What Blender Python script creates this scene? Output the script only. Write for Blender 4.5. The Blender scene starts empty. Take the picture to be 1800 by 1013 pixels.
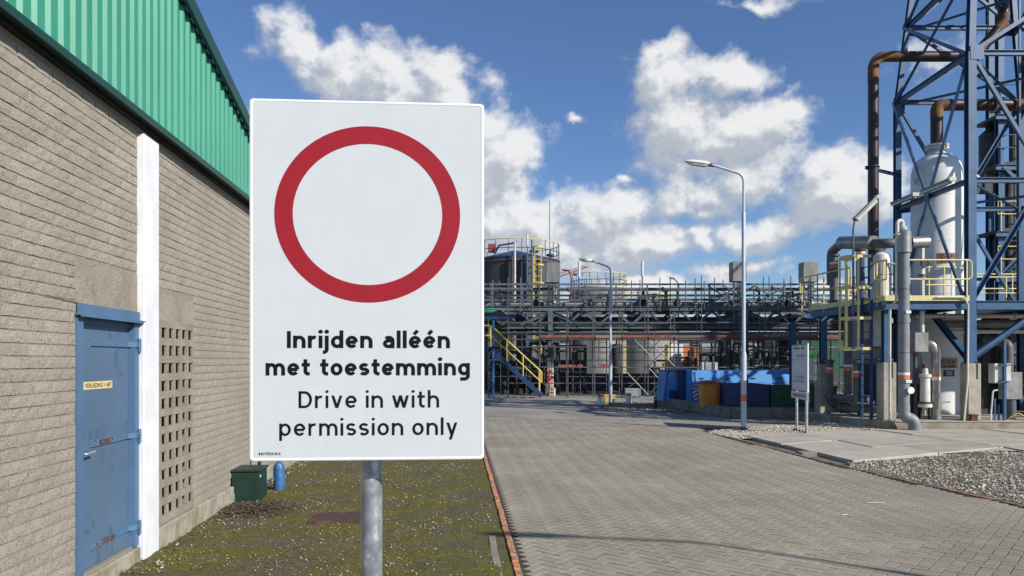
import bpy, bmesh, math, random
import numpy as np
from mathutils import Vector, Matrix, noise as mnoise

random.seed(7)
rng = np.random.default_rng(7)
scn = bpy.context.scene
COL = scn.collection
R = math.radians

# ------------------------------------------------------------------ camera, light, exposure
CAM_H = 1.7
cam_d = bpy.data.cameras.new('camera')
cam = bpy.data.objects.new('camera', cam_d)
COL.objects.link(cam)
cam.location = (0, 0, CAM_H)
cam.rotation_euler = (R(90), 0, 0)
cam_d.sensor_width = 36
cam_d.lens = 26.0
cam_d.shift_y = (635 - 506.5) / 1800
cam_d.clip_end = 4000
cam_d.clip_start = 0.05
scn.camera = cam

SUN_EL, SUN_AZ = R(31), R(53)          # azimuth measured from behind the camera towards its right
sun_dir = Vector((math.sin(SUN_AZ) * math.cos(SUN_EL), -math.cos(SUN_AZ) * math.cos(SUN_EL), math.sin(SUN_EL)))
sl = bpy.data.lights.new('sun', 'SUN')
sl.energy = 5.0
sl.angle = R(0.53)
sl.color = (1.0, 0.955, 0.88)
so = bpy.data.objects.new('sun', sl)
COL.objects.link(so)
so.rotation_euler = (-sun_dir).to_track_quat('-Z', 'Y').to_euler()
so.location = (20, -20, 30)

scn.view_settings.view_transform = 'Standard'
scn.view_settings.look = 'None'
scn.view_settings.exposure = 0.19
scn.view_settings.gamma = 1.0
scn.view_settings.use_curve_mapping = False
scn.cycles.max_bounces = 6
scn.cycles.use_denoising = True


class NT:
    """small helper for node trees"""
    def __init__(self, tree):
        self.t = tree
        tree.nodes.clear()

    def n(self, kind, **kw):
        nd = self.t.nodes.new(kind)
        for k, v in kw.items():
            setattr(nd, k, v)
        return nd

    def put(self, sock, v):
        if isinstance(v, bpy.types.NodeSocket):
            self.t.links.new(v, sock)
        elif v is not None:
            if isinstance(v, (tuple, list)) and len(v) == 3 and sock.type == 'RGBA':
                v = (*v, 1)
            sock.default_value = v

    def math(self, op, a, b=None, c=None, clamp=False):
        nd = self.n('ShaderNodeMath', operation=op, use_clamp=clamp)
        self.put(nd.inputs[0], a)
        self.put(nd.inputs[1], b)
        self.put(nd.inputs[2], c)
        return nd.outputs[0]

    def vmath(self, op, a, b=None):
        nd = self.n('ShaderNodeVectorMath', operation=op)
        self.put(nd.inputs[0], a)
        self.put(nd.inputs[1], b)
        return nd.outputs[1] if op in ('LENGTH', 'DOT_PRODUCT', 'DISTANCE') else nd.outputs[0]

    def noise(self, vec, scale, detail=4, rough=0.55, dist=0.0):
        nd = self.n('ShaderNodeTexNoise')
        self.put(nd.inputs['Vector'], vec)
        nd.inputs['Scale'].default_value = scale
        nd.inputs['Detail'].default_value = detail
        nd.inputs['Roughness'].default_value = rough
        nd.inputs['Distortion'].default_value = dist
        return nd.outputs[0]

    def ss(self, v, a, b, lo=0.0, hi=1.0):
        nd = self.n('ShaderNodeMapRange', interpolation_type='SMOOTHSTEP')
        self.put(nd.inputs[0], v)
        nd.inputs[1].default_value = a
        nd.inputs[2].default_value = b
        nd.inputs[3].default_value = lo
        nd.inputs[4].default_value = hi
        return nd.outputs[0]

    def mix(self, f, a, b, mode='MIX'):
        nd = self.n('ShaderNodeMix', data_type='RGBA', blend_type=mode)
        self.put(nd.inputs[0], f)
        self.put(nd.inputs[6], a)
        self.put(nd.inputs[7], b)
        return nd.outputs[2]


# sky: one Nishita sky with procedural cumulus mixed in by direction
world = bpy.data.worlds.new('World')
scn.world = world
world.use_nodes = True
# cloud masses by direction: x, y in photo pixels turned to azimuth/elevation, half sizes, weight
CLOUDS = [(515, 85, 60, 62, 1), (600, 125, 95, 62, 1), (690, 160, 70, 45, .9), (770, 165, 85, 70, .78), (840, 215, 85, 60, .85),
          (895, 280, 75, 70, .9), (800, 330, 100, 90, .9), (860, 395, 150, 60, .95), (960, 400, 130, 62, 1.05), (1062, 400, 70, 72, 1), (1140, 435, 80, 42, .9), (1000, 450, 150, 40, .9),
          (1165, 150, 85, 60, 1), (1280, 135, 70, 50, .9), (1200, 225, 110, 70, 1), (1310, 250, 120, 65, 1), (1370, 215, 60, 50, .9), (1240, 330, 120, 60, .8), (1330, 305, 110, 55, .9),
          (1345, 400, 90, 45, .85), (1460, 345, 110, 60, 1), (1530, 320, 60, 55, .85), (1290, 480, 110, 35, .75), (1225, 420, 34, 34, .65), (1030, 198, 24, 24, .52), (1090, 303, 32, 26, .5),
          (430, 215, 70, 50, .5), (1640, 100, 130, 75, .66), (1330, 5, 170, 36, .55), (1560, -30, 150, 50, .6), (1700, 330, 160, 60, .5), (1100, 510, 260, 34, .8), (1500, 510, 260, 30, .6),
          (200, 330, 160, 90, .7), (2000, 250, 220, 120, .8), (-200, 200, 250, 120, .8)]


def cloud_group():
    g = bpy.data.node_groups.new('cloud_density', 'ShaderNodeTree')
    g.interface.new_socket('Vector', in_out='INPUT', socket_type='NodeSocketVector')
    g.interface.new_socket('Density', in_out='OUTPUT', socket_type='NodeSocketFloat')
    N = NT(g)
    gi = N.n('NodeGroupInput')
    go = N.n('NodeGroupOutput')
    d = N.vmath('NORMALIZE', gi.outputs[0])
    wn = N.n('ShaderNodeTexNoise')
    N.put(wn.inputs['Vector'], d)
    wn.inputs['Scale'].default_value = 9
    wn.inputs['Detail'].default_value = 5
    wn.inputs['Roughness'].default_value = .6
    off = N.vmath('SUBTRACT', wn.outputs['Color'], (.5, .5, .5))
    sc = N.n('ShaderNodeVectorMath', operation='SCALE')
    N.put(sc.inputs[0], off)
    sc.inputs['Scale'].default_value = .10
    dw = N.vmath('ADD', d, sc.outputs[0])
    sep = N.n('ShaderNodeSeparateXYZ')
    N.put(sep.inputs[0], dw)
    u = N.math('ARCTAN2', sep.outputs[0], sep.outputs[1])
    v = N.math('ARCSINE', N.math('MINIMUM', N.math('MAXIMUM', sep.outputs[2], -1.0), 1.0))
    uv = N.n('ShaderNodeCombineXYZ')
    N.put(uv.inputs[0], u)
    N.put(uv.inputs[1], v)
    acc = None
    for (px, py, rx, ry, w) in CLOUDS:
        a = math.atan((px - 900) / 1300)
        e = math.atan((635 - py) / 1300 * math.cos(a))
        ra = rx / 1300 * math.cos(a) ** 2 * 1.35
        re = ry / 1300 * math.cos(a) * math.cos(e) ** 2 * 1.35
        q = N.vmath('SUBTRACT', uv.outputs[0], (a, e, 0))
        q = N.vmath('MULTIPLY', q, (1 / ra, 1 / re, 0))
        L = N.vmath('LENGTH', q)
        s = N.math('MULTIPLY_ADD', L, -1.0, w)
        acc = s if acc is None else N.math('SMOOTH_MAX', acc, s, .25)
    # elsewhere in the sky scattered clouds of the same kind
    st = N.vmath('MULTIPLY', d, (1.0, 1.0, 2.2))
    far = N.noise(st, 2.6, 3, .5)
    far = N.math('MULTIPLY_ADD', far, 2.6, -1.62)
    front = N.ss(N.math('ABSOLUTE', u), .75, 1.0)
    high = N.ss(v, .52, .72)
    side = N.math('MAXIMUM', front, high)
    far = N.math('ADD', far, N.math('MULTIPLY_ADD', side, 1.0, -1.0))
    acc = N.math('MAXIMUM', acc, far)
    acc = N.math('MAXIMUM', acc, -1.2)
    f1 = N.noise(N.vmath('MULTIPLY', d, (1, 1, 1.25)), 11, 9, .58)
    f1 = N.math('SUBTRACT', f1, .5)
    f2 = N.math('SUBTRACT', N.noise(d, 34, 6, .6), .5)
    out = N.math('MULTIPLY_ADD', f1, 2.0, acc)
    out = N.math('MULTIPLY_ADD', f2, .45, out)
    N.put(go.inputs[0], out)
    return g


def build_world():
    N = NT(world.node_tree)
    tc = N.n('ShaderNodeTexCoord')
    d = N.vmath('NORMALIZE', tc.outputs['Generated'])
    sky = N.n('ShaderNodeTexSky', sky_type='NISHITA')
    sky.sun_disc = False
    sky.sun_elevation = SUN_EL
    sky.sun_rotation = math.pi - SUN_AZ
    sky.altitude = 0
    sky.air_density = 1.0
    sky.dust_density = 0.35
    sky.ozone_density = 2.2
    grp = cloud_group()

    def dens(vec):
        gn = N.n('ShaderNodeGroup')
        gn.node_tree = grp
        N.put(gn.inputs[0], vec)
        return gn.outputs[0]
    d0 = dens(d)
    d1 = dens(N.vmath('ADD', d, (.022, -.004, .030)))
    d2 = dens(N.vmath('ADD', d, (.006, -.001, .010)))
    mask = N.ss(d0, .06, .60)
    grad = N.math('SUBTRACT', d0, d1)
    fine = N.math('SUBTRACT', d0, d2)
    lit = N.math('MULTIPLY_ADD', grad, .80, .40)
    lit = N.math('MULTIPLY_ADD', fine, 1.0, lit)
    thick = N.ss(d0, .5, 1.5)
    lit = N.math('MULTIPLY_ADD', thick, -.10, lit, clamp=True)
    sep = N.n('ShaderNodeSeparateXYZ')
    N.put(sep.inputs[0], d)
    ccol = N.mix(N.ss(lit, .12, .92), (4.7, 5.1, 5.75), (8.7, 8.75, 8.8))
    low = N.ss(sep.outputs[2], .0, .10)
    mask = N.math('MULTIPLY', mask, .96)
    blue = N.mix(1.0, sky.outputs[0], (.80, .96, 1.22), 'MULTIPLY')
    haze = N.mix(N.math('MULTIPLY_ADD', low, -.55, .55), blue, (6.2, 6.9, 7.7))
    colr = N.mix(mask, haze, ccol)
    up = N.ss(sep.outputs[2], -.02, .0)
    colr = N.mix(up, (2.0, 2.0, 1.9), colr)
    bg = N.n('ShaderNodeBackground')
    N.put(bg.inputs[0], colr)
    bg.inputs[1].default_value = 0.088
    out = N.n('ShaderNodeOutputWorld')
    N.put(out.inputs[0], bg.outputs[0])


build_world()
world.cycles.sampling_method = 'MANUAL'
world.cycles.sample_map_resolution = 512

# ------------------------------------------------------------------ materials
MATS = {}


def srgb(r, g, b):
    f = lambda c: (c / 255 / 12.92) if c / 255 <= .04045 else ((c / 255 + .055) / 1.055) ** 2.4
    return (f(r), f(g), f(b))


def mat(name, col, col2=None, scale=6.0, rough=.6, metal=0.0, bump=0.0, bscale=40.0, lo=.35, hi=.65, stretch=(1, 1, 1),
        spot=None, sscale=3.0, slo=.6, shi=.7, sstretch=(1, 1, 1), rnd=0.0, detail=5, spec=.5, emit=None, fine=None, fscale=150, flo=.4, fhi=.6, rvar=0.0):
    m = bpy.data.materials.new(name)
    m.use_nodes = True
    N = NT(m.node_tree)
    geo = N.n('ShaderNodeNewGeometry')
    pos = geo.outputs['Position']
    b = N.n('ShaderNodeBsdfPrincipled')
    o = N.n('ShaderNodeOutputMaterial')
    N.put(o.inputs[0], b.outputs[0])
    c2 = col2 if col2 is not None else tuple(x * .78 for x in col)
    p1 = N.vmath('MULTIPLY', pos, stretch)
    f = N.noise(p1, scale, detail, .6)
    c = N.mix(N.ss(f, lo, hi), c2, col)
    if fine is not None:
        f3 = N.noise(pos, fscale, 3, .6)
        c = N.mix(N.ss(f3, flo, fhi), fine, c)
    if spot is not None:
        p2 = N.vmath('MULTIPLY', pos, sstretch)
        f2 = N.noise(p2, sscale, 7, .65)
        sm = N.ss(f2, slo, shi)
        c = N.mix(sm, c, spot)
    if rnd:
        oi = N.n('ShaderNodeObjectInfo')
        k = N.math('MULTIPLY_ADD', oi.outputs['Random'], 2 * rnd, 1 - rnd)
        cc = N.n('ShaderNodeCombineXYZ')
        for i in range(3):
            N.put(cc.inputs[i], k)
        c = N.mix(1.0, c, cc.outputs[0], 'MULTIPLY')
    N.put(b.inputs['Base Color'], c)
    if rvar:
        N.put(b.inputs['Roughness'], N.math('MULTIPLY_ADD', f, rvar, rough - rvar / 2))
    else:
        b.inputs['Roughness'].default_value = rough
    b.inputs['Metallic'].default_value = metal
    b.inputs['Specular IOR Level'].default_value = spec
    if bump:
        bn = N.n('ShaderNodeBump')
        bn.inputs['Strength'].default_value = 1.0
        bn.inputs['Distance'].default_value = bump
        N.put(bn.inputs['Height'], N.noise(pos, bscale, 4, .6))
        N.put(b.inputs['Normal'], bn.outputs[0])
    MATS[name] = m
    return m


M_BRICK = mat('split_face_brick', (.395, .355, .288), (.325, .292, .237), 1.2, .95, bump=.0045, bscale=120, spot=(.32, .288, .232), sscale=1.3, slo=.54, shi=.74, fine=(.105, .09, .07), fscale=115, flo=.35, fhi=.48, rnd=.07, lo=.3, hi=.7, spec=.2)
M_MORTAR = mat('mortar', (.285, .257, .213), (.23, .207, .17), 30, .95, bump=.002, bscale=120, spec=.2)
M_LINTEL = mat('rough_lintel', (.36, .32, .255), (.28, .245, .19), 3, .95, bump=.004, bscale=110, fine=(.14, .115, .09), fscale=105, flo=.36, fhi=.5, spec=.2)
M_VENT = mat('vent_concrete', (.34, .30, .24), (.26, .23, .185), 5, .95, bump=.004, bscale=90, fine=(.15, .13, .105), fscale=90, flo=.35, fhi=.48, spec=.2)
M_FOUND = mat('foundation_concrete', (.37, .34, .27), (.24, .22, .17), 4, .92, bump=.003, bscale=60, spot=(.20, .19, .08), sscale=5, slo=.50, shi=.68, sstretch=(1, 1, .35), spec=.2)
M_WHITEPAINT = mat('white_paint_render', (.74, .745, .75), (.66, .665, .67), 3, .75, bump=.0025, bscale=35, spot=(.50, .48, .43), sscale=4, slo=.66, shi=.82)
M_GREEN = mat('green_cladding', (.045, .27, .172), (.041, .245, .156), 1.2, .42, spot=(.075, .27, .19), sscale=2.2, slo=.6, shi=.9, sstretch=(1, 1, .12), rnd=.02)
M_DKGREEN = mat('dark_green_trim', (.006, .050, .036), (.005, .040, .029), 2, .4)
M_ROOF = mat('roof_sheet', (.10, .13, .12), None, 2, .6)
M_DOOR = mat('blue_door_paint', (.098, .158, .245), (.084, .138, .218), 1.5, .48, bump=.0006, bscale=20, spot=(.060, .115, .195), sscale=5.5, slo=.56, shi=.65, sstretch=(1, 1, .7), rvar=.2)
M_FRAME = mat('blue_frame_paint', (.085, .160, .275), (.073, .140, .245), 2, .5, spot=(.14, .10, .07), sscale=10, slo=.73, shi=.78)
M_HINGE = mat('rusty_hinge', (.085, .18, .30), (.07, .15, .26), 6, .6, spot=(.10, .04, .018), sscale=14, slo=.56, shi=.60, bump=.001, bscale=80)
M_RUST = mat('rust', (.16, .062, .022), (.07, .028, .014), 9, .85, bump=.001, bscale=60, fine=(.22, .11, .05), fscale=40, flo=.25, fhi=.4)
M_STREAK = mat('rust_streak', (.115, .145, .175), (.13, .10, .06), 22, .7, stretch=(1, 1, .05))
M_MAROON = mat('maroon_pipe', (.034, .015, .013), (.018, .009, .009), 5, .42, spot=(.10, .045, .03), sscale=7, slo=.68, shi=.74)
M_ELBOW = mat('rusted_elbow', (.19, .092, .036), (.085, .038, .017), 4, .75, bump=.002, bscale=30, spot=(.025, .015, .012), sscale=3.5, slo=.62, shi=.7)
M_STEEL = mat('steel_blue_paint', (.038, .105, .205), (.030, .085, .17), 2.2, .42, spot=(.025, .05, .09), sscale=6, slo=.68, shi=.78, rvar=.2)
M_NAVY = mat('navy_paint', (.014, .045, .125), (.010, .034, .10), 2.5, .45)
M_RACK = mat('weathered_rack_steel', (.105, .13, .158), (.07, .088, .108), 2.5, .55, spot=(.07, .045, .03), sscale=5, slo=.66, shi=.74)
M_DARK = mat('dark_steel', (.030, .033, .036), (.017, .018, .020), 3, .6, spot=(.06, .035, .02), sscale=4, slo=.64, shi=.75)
M_GALV = mat('galvanised_steel', (.47, .49, .51), (.33, .35, .37), 9, .42, metal=.55, spot=(.62, .63, .64), sscale=14, slo=.58, shi=.7, rvar=.2)
M_POLE = mat('galvanised_pole_highlights', (.40, .43, .46), (.24, .265, .29), 16, .36, metal=.45, lo=.38, hi=.62, spot=(.66, .68, .69), sscale=20, slo=.57, shi=.66, sstretch=(1, 1, .5), rvar=.25)  # pale spots imitate highlights on the galvanised surface
M_LAMPPOST = mat('lamp_post_grey_paint', (.43, .47, .52), (.38, .42, .47), 4, .5, spot=(.30, .32, .33), sscale=8, slo=.64, shi=.76)
M_SCAF = mat('scaffold_tube', (.15, .155, .16), (.09, .093, .097), 6, .5, metal=.5, spot=(.10, .06, .035), sscale=6, slo=.62, shi=.72)
M_BOARD = mat('scaffold_board', (.24, .17, .12), (.13, .095, .07), 4, .9, stretch=(.2, 1, 1), rnd=.25)
M_REDBOARD = mat('red_scaffold_toe_board', (.26, .075, .055), (.17, .05, .04), 5, .8, spot=(.25, .2, .16), sscale=5, slo=.58, shi=.7, rnd=.15)
M_YELLOW = mat('pale_yellow_paint', (.66, .58, .26), (.56, .49, .21), 4, .5, spot=(.33, .26, .12), sscale=9, slo=.68, shi=.78)
M_STAIRY = mat('yellow_rail_paint', (.72, .56, .10), (.60, .45, .07), 4, .5)
M_WHITE = mat('white_vessel_paint', (.74, .74, .71), (.66, .66, .63), 1.5, .5, spot=(.42, .38, .30), sscale=3, slo=.68, shi=.86, sstretch=(1, 1, .25))
M_OFFW = mat('offwhite_paint', (.66, .65, .60), (.52, .50, .45), 3, .6, spot=(.26, .20, .14), sscale=7, slo=.63, shi=.78)
M_GREYPIPE = mat('grey_plastic_pipe', (.215, .225, .24), (.17, .18, .19), 2.5, .5, spot=(.13, .13, .125), sscale=4, slo=.6, shi=.8, sstretch=(1, 1, .3))
M_DGREY = mat('dark_grey_pipe', (.105, .11, .115), (.07, .073, .077), 3, .55)
M_CLADSTEEL = mat('stainless_jacket', (.36, .345, .315), (.25, .24, .22), 5, .42, metal=.6, spot=(.20, .18, .15), sscale=5, slo=.55, shi=.75, sstretch=(1, 1, .3))
M_ORANGE = mat('orange_band_paint', (.62, .17, .055), (.50, .13, .045), 8, .6)
M_BANDW = mat('white_band', (.72, .72, .70), None, 8, .6, lo=.2, hi=.5)
M_CONC = mat('pedestal_concrete', (.40, .365, .30), (.29, .265, .215), 2.5, .92, bump=.004, bscale=45, spot=(.16, .145, .115), sscale=11, slo=.62, shi=.74, spec=.2)
M_PLINTH = mat('plinth_concrete', (.34, .305, .235), (.22, .195, .145), 2, .92, bump=.004, bscale=40, spot=(.14, .10, .055), sscale=3, slo=.55, shi=.72, spec=.2)
M_OLDWALL = mat('old_low_wall', (.27, .24, .19), (.17, .155, .12), 2, .92, bump=.004, bscale=40, spot=(.09, .085, .06), sscale=3, slo=.52, shi=.72, spec=.2)
M_SLAB = mat('yard_slab', (.43, .385, .315), (.35, .315, .26), 1.6, .9, bump=.002, bscale=60, spot=(.27, .24, .195), sscale=2.6, slo=.56, shi=.75, rnd=.07, fine=(.28, .25, .205), fscale=90, flo=.25, fhi=.4, spec=.25)
M_PAVER = mat('paver', (.345, .308, .240), (.268, .238, .186), .55, .92, bump=.002, bscale=130, fine=(.13, .12, .10), fscale=150, flo=.32, fhi=.46, rnd=.06, lo=.3, hi=.7, spec=.15, spot=(.37, .345, .30), sscale=1.1, slo=.52, shi=.8)
M_JOINT = mat('road_joint_sand', (.075, .067, .054), (.05, .045, .037), 8, .95, bump=.002, bscale=100, spec=.15)
M_YARD = mat('yard_paving', (.30, .28, .24), (.24, .22, .19), .6, .9, bump=.002, bscale=60, fine=(.17, .157, .135), fscale=30, flo=.3, fhi=.5, spot=(.34, .315, .27), sscale=.35, slo=.5, shi=.75, spec=.25)
M_DIRT = mat('gravel_bed_dirt', (.17, .15, .12), (.10, .088, .07), 3, .95, bump=.006, bscale=40, spot=(.07, .085, .03), sscale=1.2, slo=.56, shi=.68, spec=.15)
M_GROUND = mat('far_ground', (.15, .14, .11), (.10, .10, .075), .2, .95, bump=.01, bscale=10)
M_STONE = mat('pale_gravel', (.54, .48, .375), (.32, .28, .22), 26, .85, detail=1, lo=.36, hi=.58, bump=.002, bscale=80, spot=(.14, .12, .095), sscale=33, slo=.62, shi=.68)
M_DSTONE = mat('brown_gravel', (.36, .31, .235), (.19, .16, .12), 24, .9, detail=1, lo=.42, hi=.62)
M_ORKERB = mat('orange_kerb_paint', (.74, .26, .08), (.60, .20, .065), 6, .8, spot=(.22, .17, .13), sscale=12, slo=.47, shi=.52, bump=.002, bscale=80)
M_REDBRICK = mat('red_edge_brick', (.25, .125, .08), (.17, .095, .065), 7, .9, rnd=.25, bump=.002, bscale=80, spot=(.19, .17, .14), sscale=4, slo=.50, shi=.62)
M_KERBSTONE = mat('kerb_concrete', (.24, .225, .19), (.17, .16, .13), 5, .9, bump=.003, bscale=60)
M_MANHOLE = mat('rusty_manhole', (.075, .042, .032), (.05, .03, .024), 9, .8, bump=.002, bscale=60)
M_SIGNFACE = mat('sign_sheeting', (.60, .625, .63), (.575, .60, .605), 14, .38, spec=.35, spot=(.57, .59, .59), sscale=9, slo=.55, shi=.8, fine=(.585, .61, .615), fscale=260, flo=.3, fhi=.5)
M_SIGNEDGE = mat('sign_white_lip', (.86, .87, .87), (.82, .83, .83), 5, .3)
M_SIGNRED = mat('sign_red', (.335, .014, .022), (.31, .013, .021), 20, .42, spec=.35)
M_BLACK = mat('sign_black', (.009, .009, .016), (.008, .008, .014), 10, .6, spec=.12)
M_LABELY = mat('yellow_label', (.72, .57, .26), (.66, .52, .22), 12, .6)
M_BROWNPL = mat('brown_plate', (.30, .135, .075), (.25, .11, .06), 8, .6)
M_TANPL = mat('tan_plate', (.42, .27, .19), (.37, .235, .165), 8, .6)
M_BLUEPL = mat('blue_plate', (.012, .045, .22), None, 8, .5)
M_CABGREEN = mat('dark_green_cabinet', (.012, .040, .028), (.009, .030, .021), 4, .45, rvar=.15)
M_GASBLUE = mat('gas_cylinder_blue', (.04, .135, .33), (.03, .10, .25), 12, .5, spot=(.16, .26, .42), sscale=22, slo=.60, shi=.68)
M_SKIPBLUE = mat('bright_blue_skip', (.075, .285, .62), (.062, .24, .55), 1.2, .42, spot=(.02, .10, .30), sscale=5, slo=.68, shi=.8)
M_SKIPNAVY = mat('dark_blue_skip', (.008, .028, .13), (.006, .022, .105), 2, .45)
M_SKIPGREEN = mat('dark_green_skip', (.010, .075, .045), (.008, .06, .036), 2, .5)
M_BINY = mat('grit_bin_yellow', (.66, .28, .03), (.58, .24, .026), 3, .55)
M_BINRED = mat('faded_red_lid', (.32, .07, .06), (.25, .055, .048), 4, .6)
M_RED = mat('red_paint', (.55, .025, .02), None, 4, .5)
M_TANKDK = mat('dark_tank', (.050, .054, .052), (.038, .041, .040), 1, .6, stretch=(1, 1, .2), spot=(.10, .07, .045), sscale=1.3, slo=.66, shi=.78, sstretch=(1, 1, .1))
M_TANKGR = mat('grey_tank', (.26, .255, .235), (.19, .183, .168), 1, .55, stretch=(1, 1, .25), spot=(.17, .15, .12), sscale=1.1, slo=.6, shi=.8, sstretch=(1, 1, .15))
M_TARP = mat('tan_sheeting', (.38, .345, .285), (.30, .27, .22), 3, .85)
M_PANELGREY = mat('grey_panel', (.33, .34, .34), (.26, .27, .27), 3, .6)
M_CABGREY = mat('weathered_steel_box', (.27, .265, .245), (.185, .18, .165), 3, .55, metal=.3, stretch=(1, 1, .3))
M_GLASS = mat('lamp_diffuser', (.62, .62, .56), (.5, .5, .45), 6, .35)
M_BLKPL = mat('black_plastic', (.014, .014, .014), None, 6, .5)
M_LIME = mat('lime_green_band', (.10, .55, .10), None, 6, .6)
M_BOARDW = mat('sign_board_white', (.62, .63, .64), (.56, .57, .58), 5, .5)
M_BOARDG = mat('sign_board_green', (.07, .28, .05), None, 5, .5)
M_PICTO = mat('pictogram_blue', (.022, .030, .11), None, 9, .6)
M_PICTOR = mat('pictogram_red', (.28, .085, .06), None, 9, .6)
M_PRINT = mat('small_print', (.16, .16, .17), None, 9, .6)
M_MACH = mat('shade_toned_machinery', (.050, .048, .045), (.026, .025, .024), 3, .65, spot=(.09, .055, .03), sscale=4, slo=.62, shi=.74, rnd=.3)  # dark base imitates the shade under rack and platform
M_CRANE = mat('crane_red', (.28, .05, .045), None, 4, .6)
M_LITTER = mat('dry_leaf_litter', (.11, .085, .06), (.045, .035, .026), 60, .95, detail=2)
M_GRASS = mat('moss_tuft_green', (.085, .085, .02), (.05, .05, .014), 9, .95, rnd=.2)


def verge_material():
    m = bpy.data.materials.new('mossy_ground')
    m.use_nodes = True
    N = NT(m.node_tree)
    geo = N.n('ShaderNodeNewGeometry')
    pos = geo.outputs['Position']
    big = N.noise(N.vmath('MULTIPLY', pos, (1.0, 1.6, 1)), 1.3, 5, .6)
    med = N.noise(pos, 7, 6, .65)
    fin = N.noise(pos, 60, 4, .65)
    mossf = N.math('ADD', N.math('MULTIPLY', big, .65), N.math('MULTIPLY', med, .35))
    soil = N.mix(N.ss(fin, .35, .62), (.050, .041, .030), (.140, .115, .083))
    moss = N.mix(N.ss(fin, .33, .62), (.042, .039, .012), (.150, .140, .032))
    c = N.mix(N.ss(mossf, .37, .57), soil, moss)
    dry = N.noise(pos, 3.3, 5, .6)
    c = N.mix(N.math('MULTIPLY', N.ss(dry, .54, .70), .7), c, (.115, .10, .075))
    b = N.n('ShaderNodeBsdfPrincipled')
    N.put(b.inputs['Base Color'], c)
    b.inputs['Roughness'].default_value = .95
    b.inputs['Specular IOR Level'].default_value = .15
    bn = N.n('ShaderNodeBump')
    bn.inputs['Distance'].default_value = .012
    N.put(bn.inputs['Height'], N.math('ADD', N.math('MULTIPLY', fin, .5), med))
    N.put(b.inputs['Normal'], bn.outputs[0])
    o = N.n('ShaderNodeOutputMaterial')
    N.put(o.inputs[0], b.outputs[0])
    return m


M_VERGE = verge_material()

# ------------------------------------------------------------------ building helpers
RM = {}                                    # world matrix of every root / part by object name


def at(px, py, Y):
    return Vector(((px - 900) / 1300 * Y, Y, CAM_H - (py - 635) / 1300 * Y))


def gp(px, py, z=0.0):
    Y = 1300 * (CAM_H - z) / (py - 635)
    return Vector(((px - 900) / 1300 * Y, Y, z))


def V(*a):
    return Vector(a)


def tag(o, label=None, cat=None, group=None, kind=None):
    if label: o['label'] = label
    if cat: o['category'] = cat
    if group: o['group'] = group
    if kind: o['kind'] = kind
    return o


def thing(name, label, cat, loc=(0, 0, 0), rz=0.0, group=None):
    o = bpy.data.objects.new(name, None)
    COL.objects.link(o)
    o.empty_display_size = .2
    o.location = loc
    o.rotation_euler = (0, 0, rz)
    RM[o.name] = Matrix.Translation(Vector(loc)) @ Matrix.Rotation(rz, 4, 'Z')
    return tag(o, label, cat, group)


def link_mesh(name, me, m, parent=None, kind=None):
    o = bpy.data.objects.new(name, me)
    COL.objects.link(o)
    if m is not None and not me.materials:
        me.materials.append(m)
    if parent is not None:
        o.parent = parent
        RM[o.name] = RM[parent.name]
    else:
        RM[o.name] = Matrix.Identity(4)
    if kind: o['kind'] = kind
    return o


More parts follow.
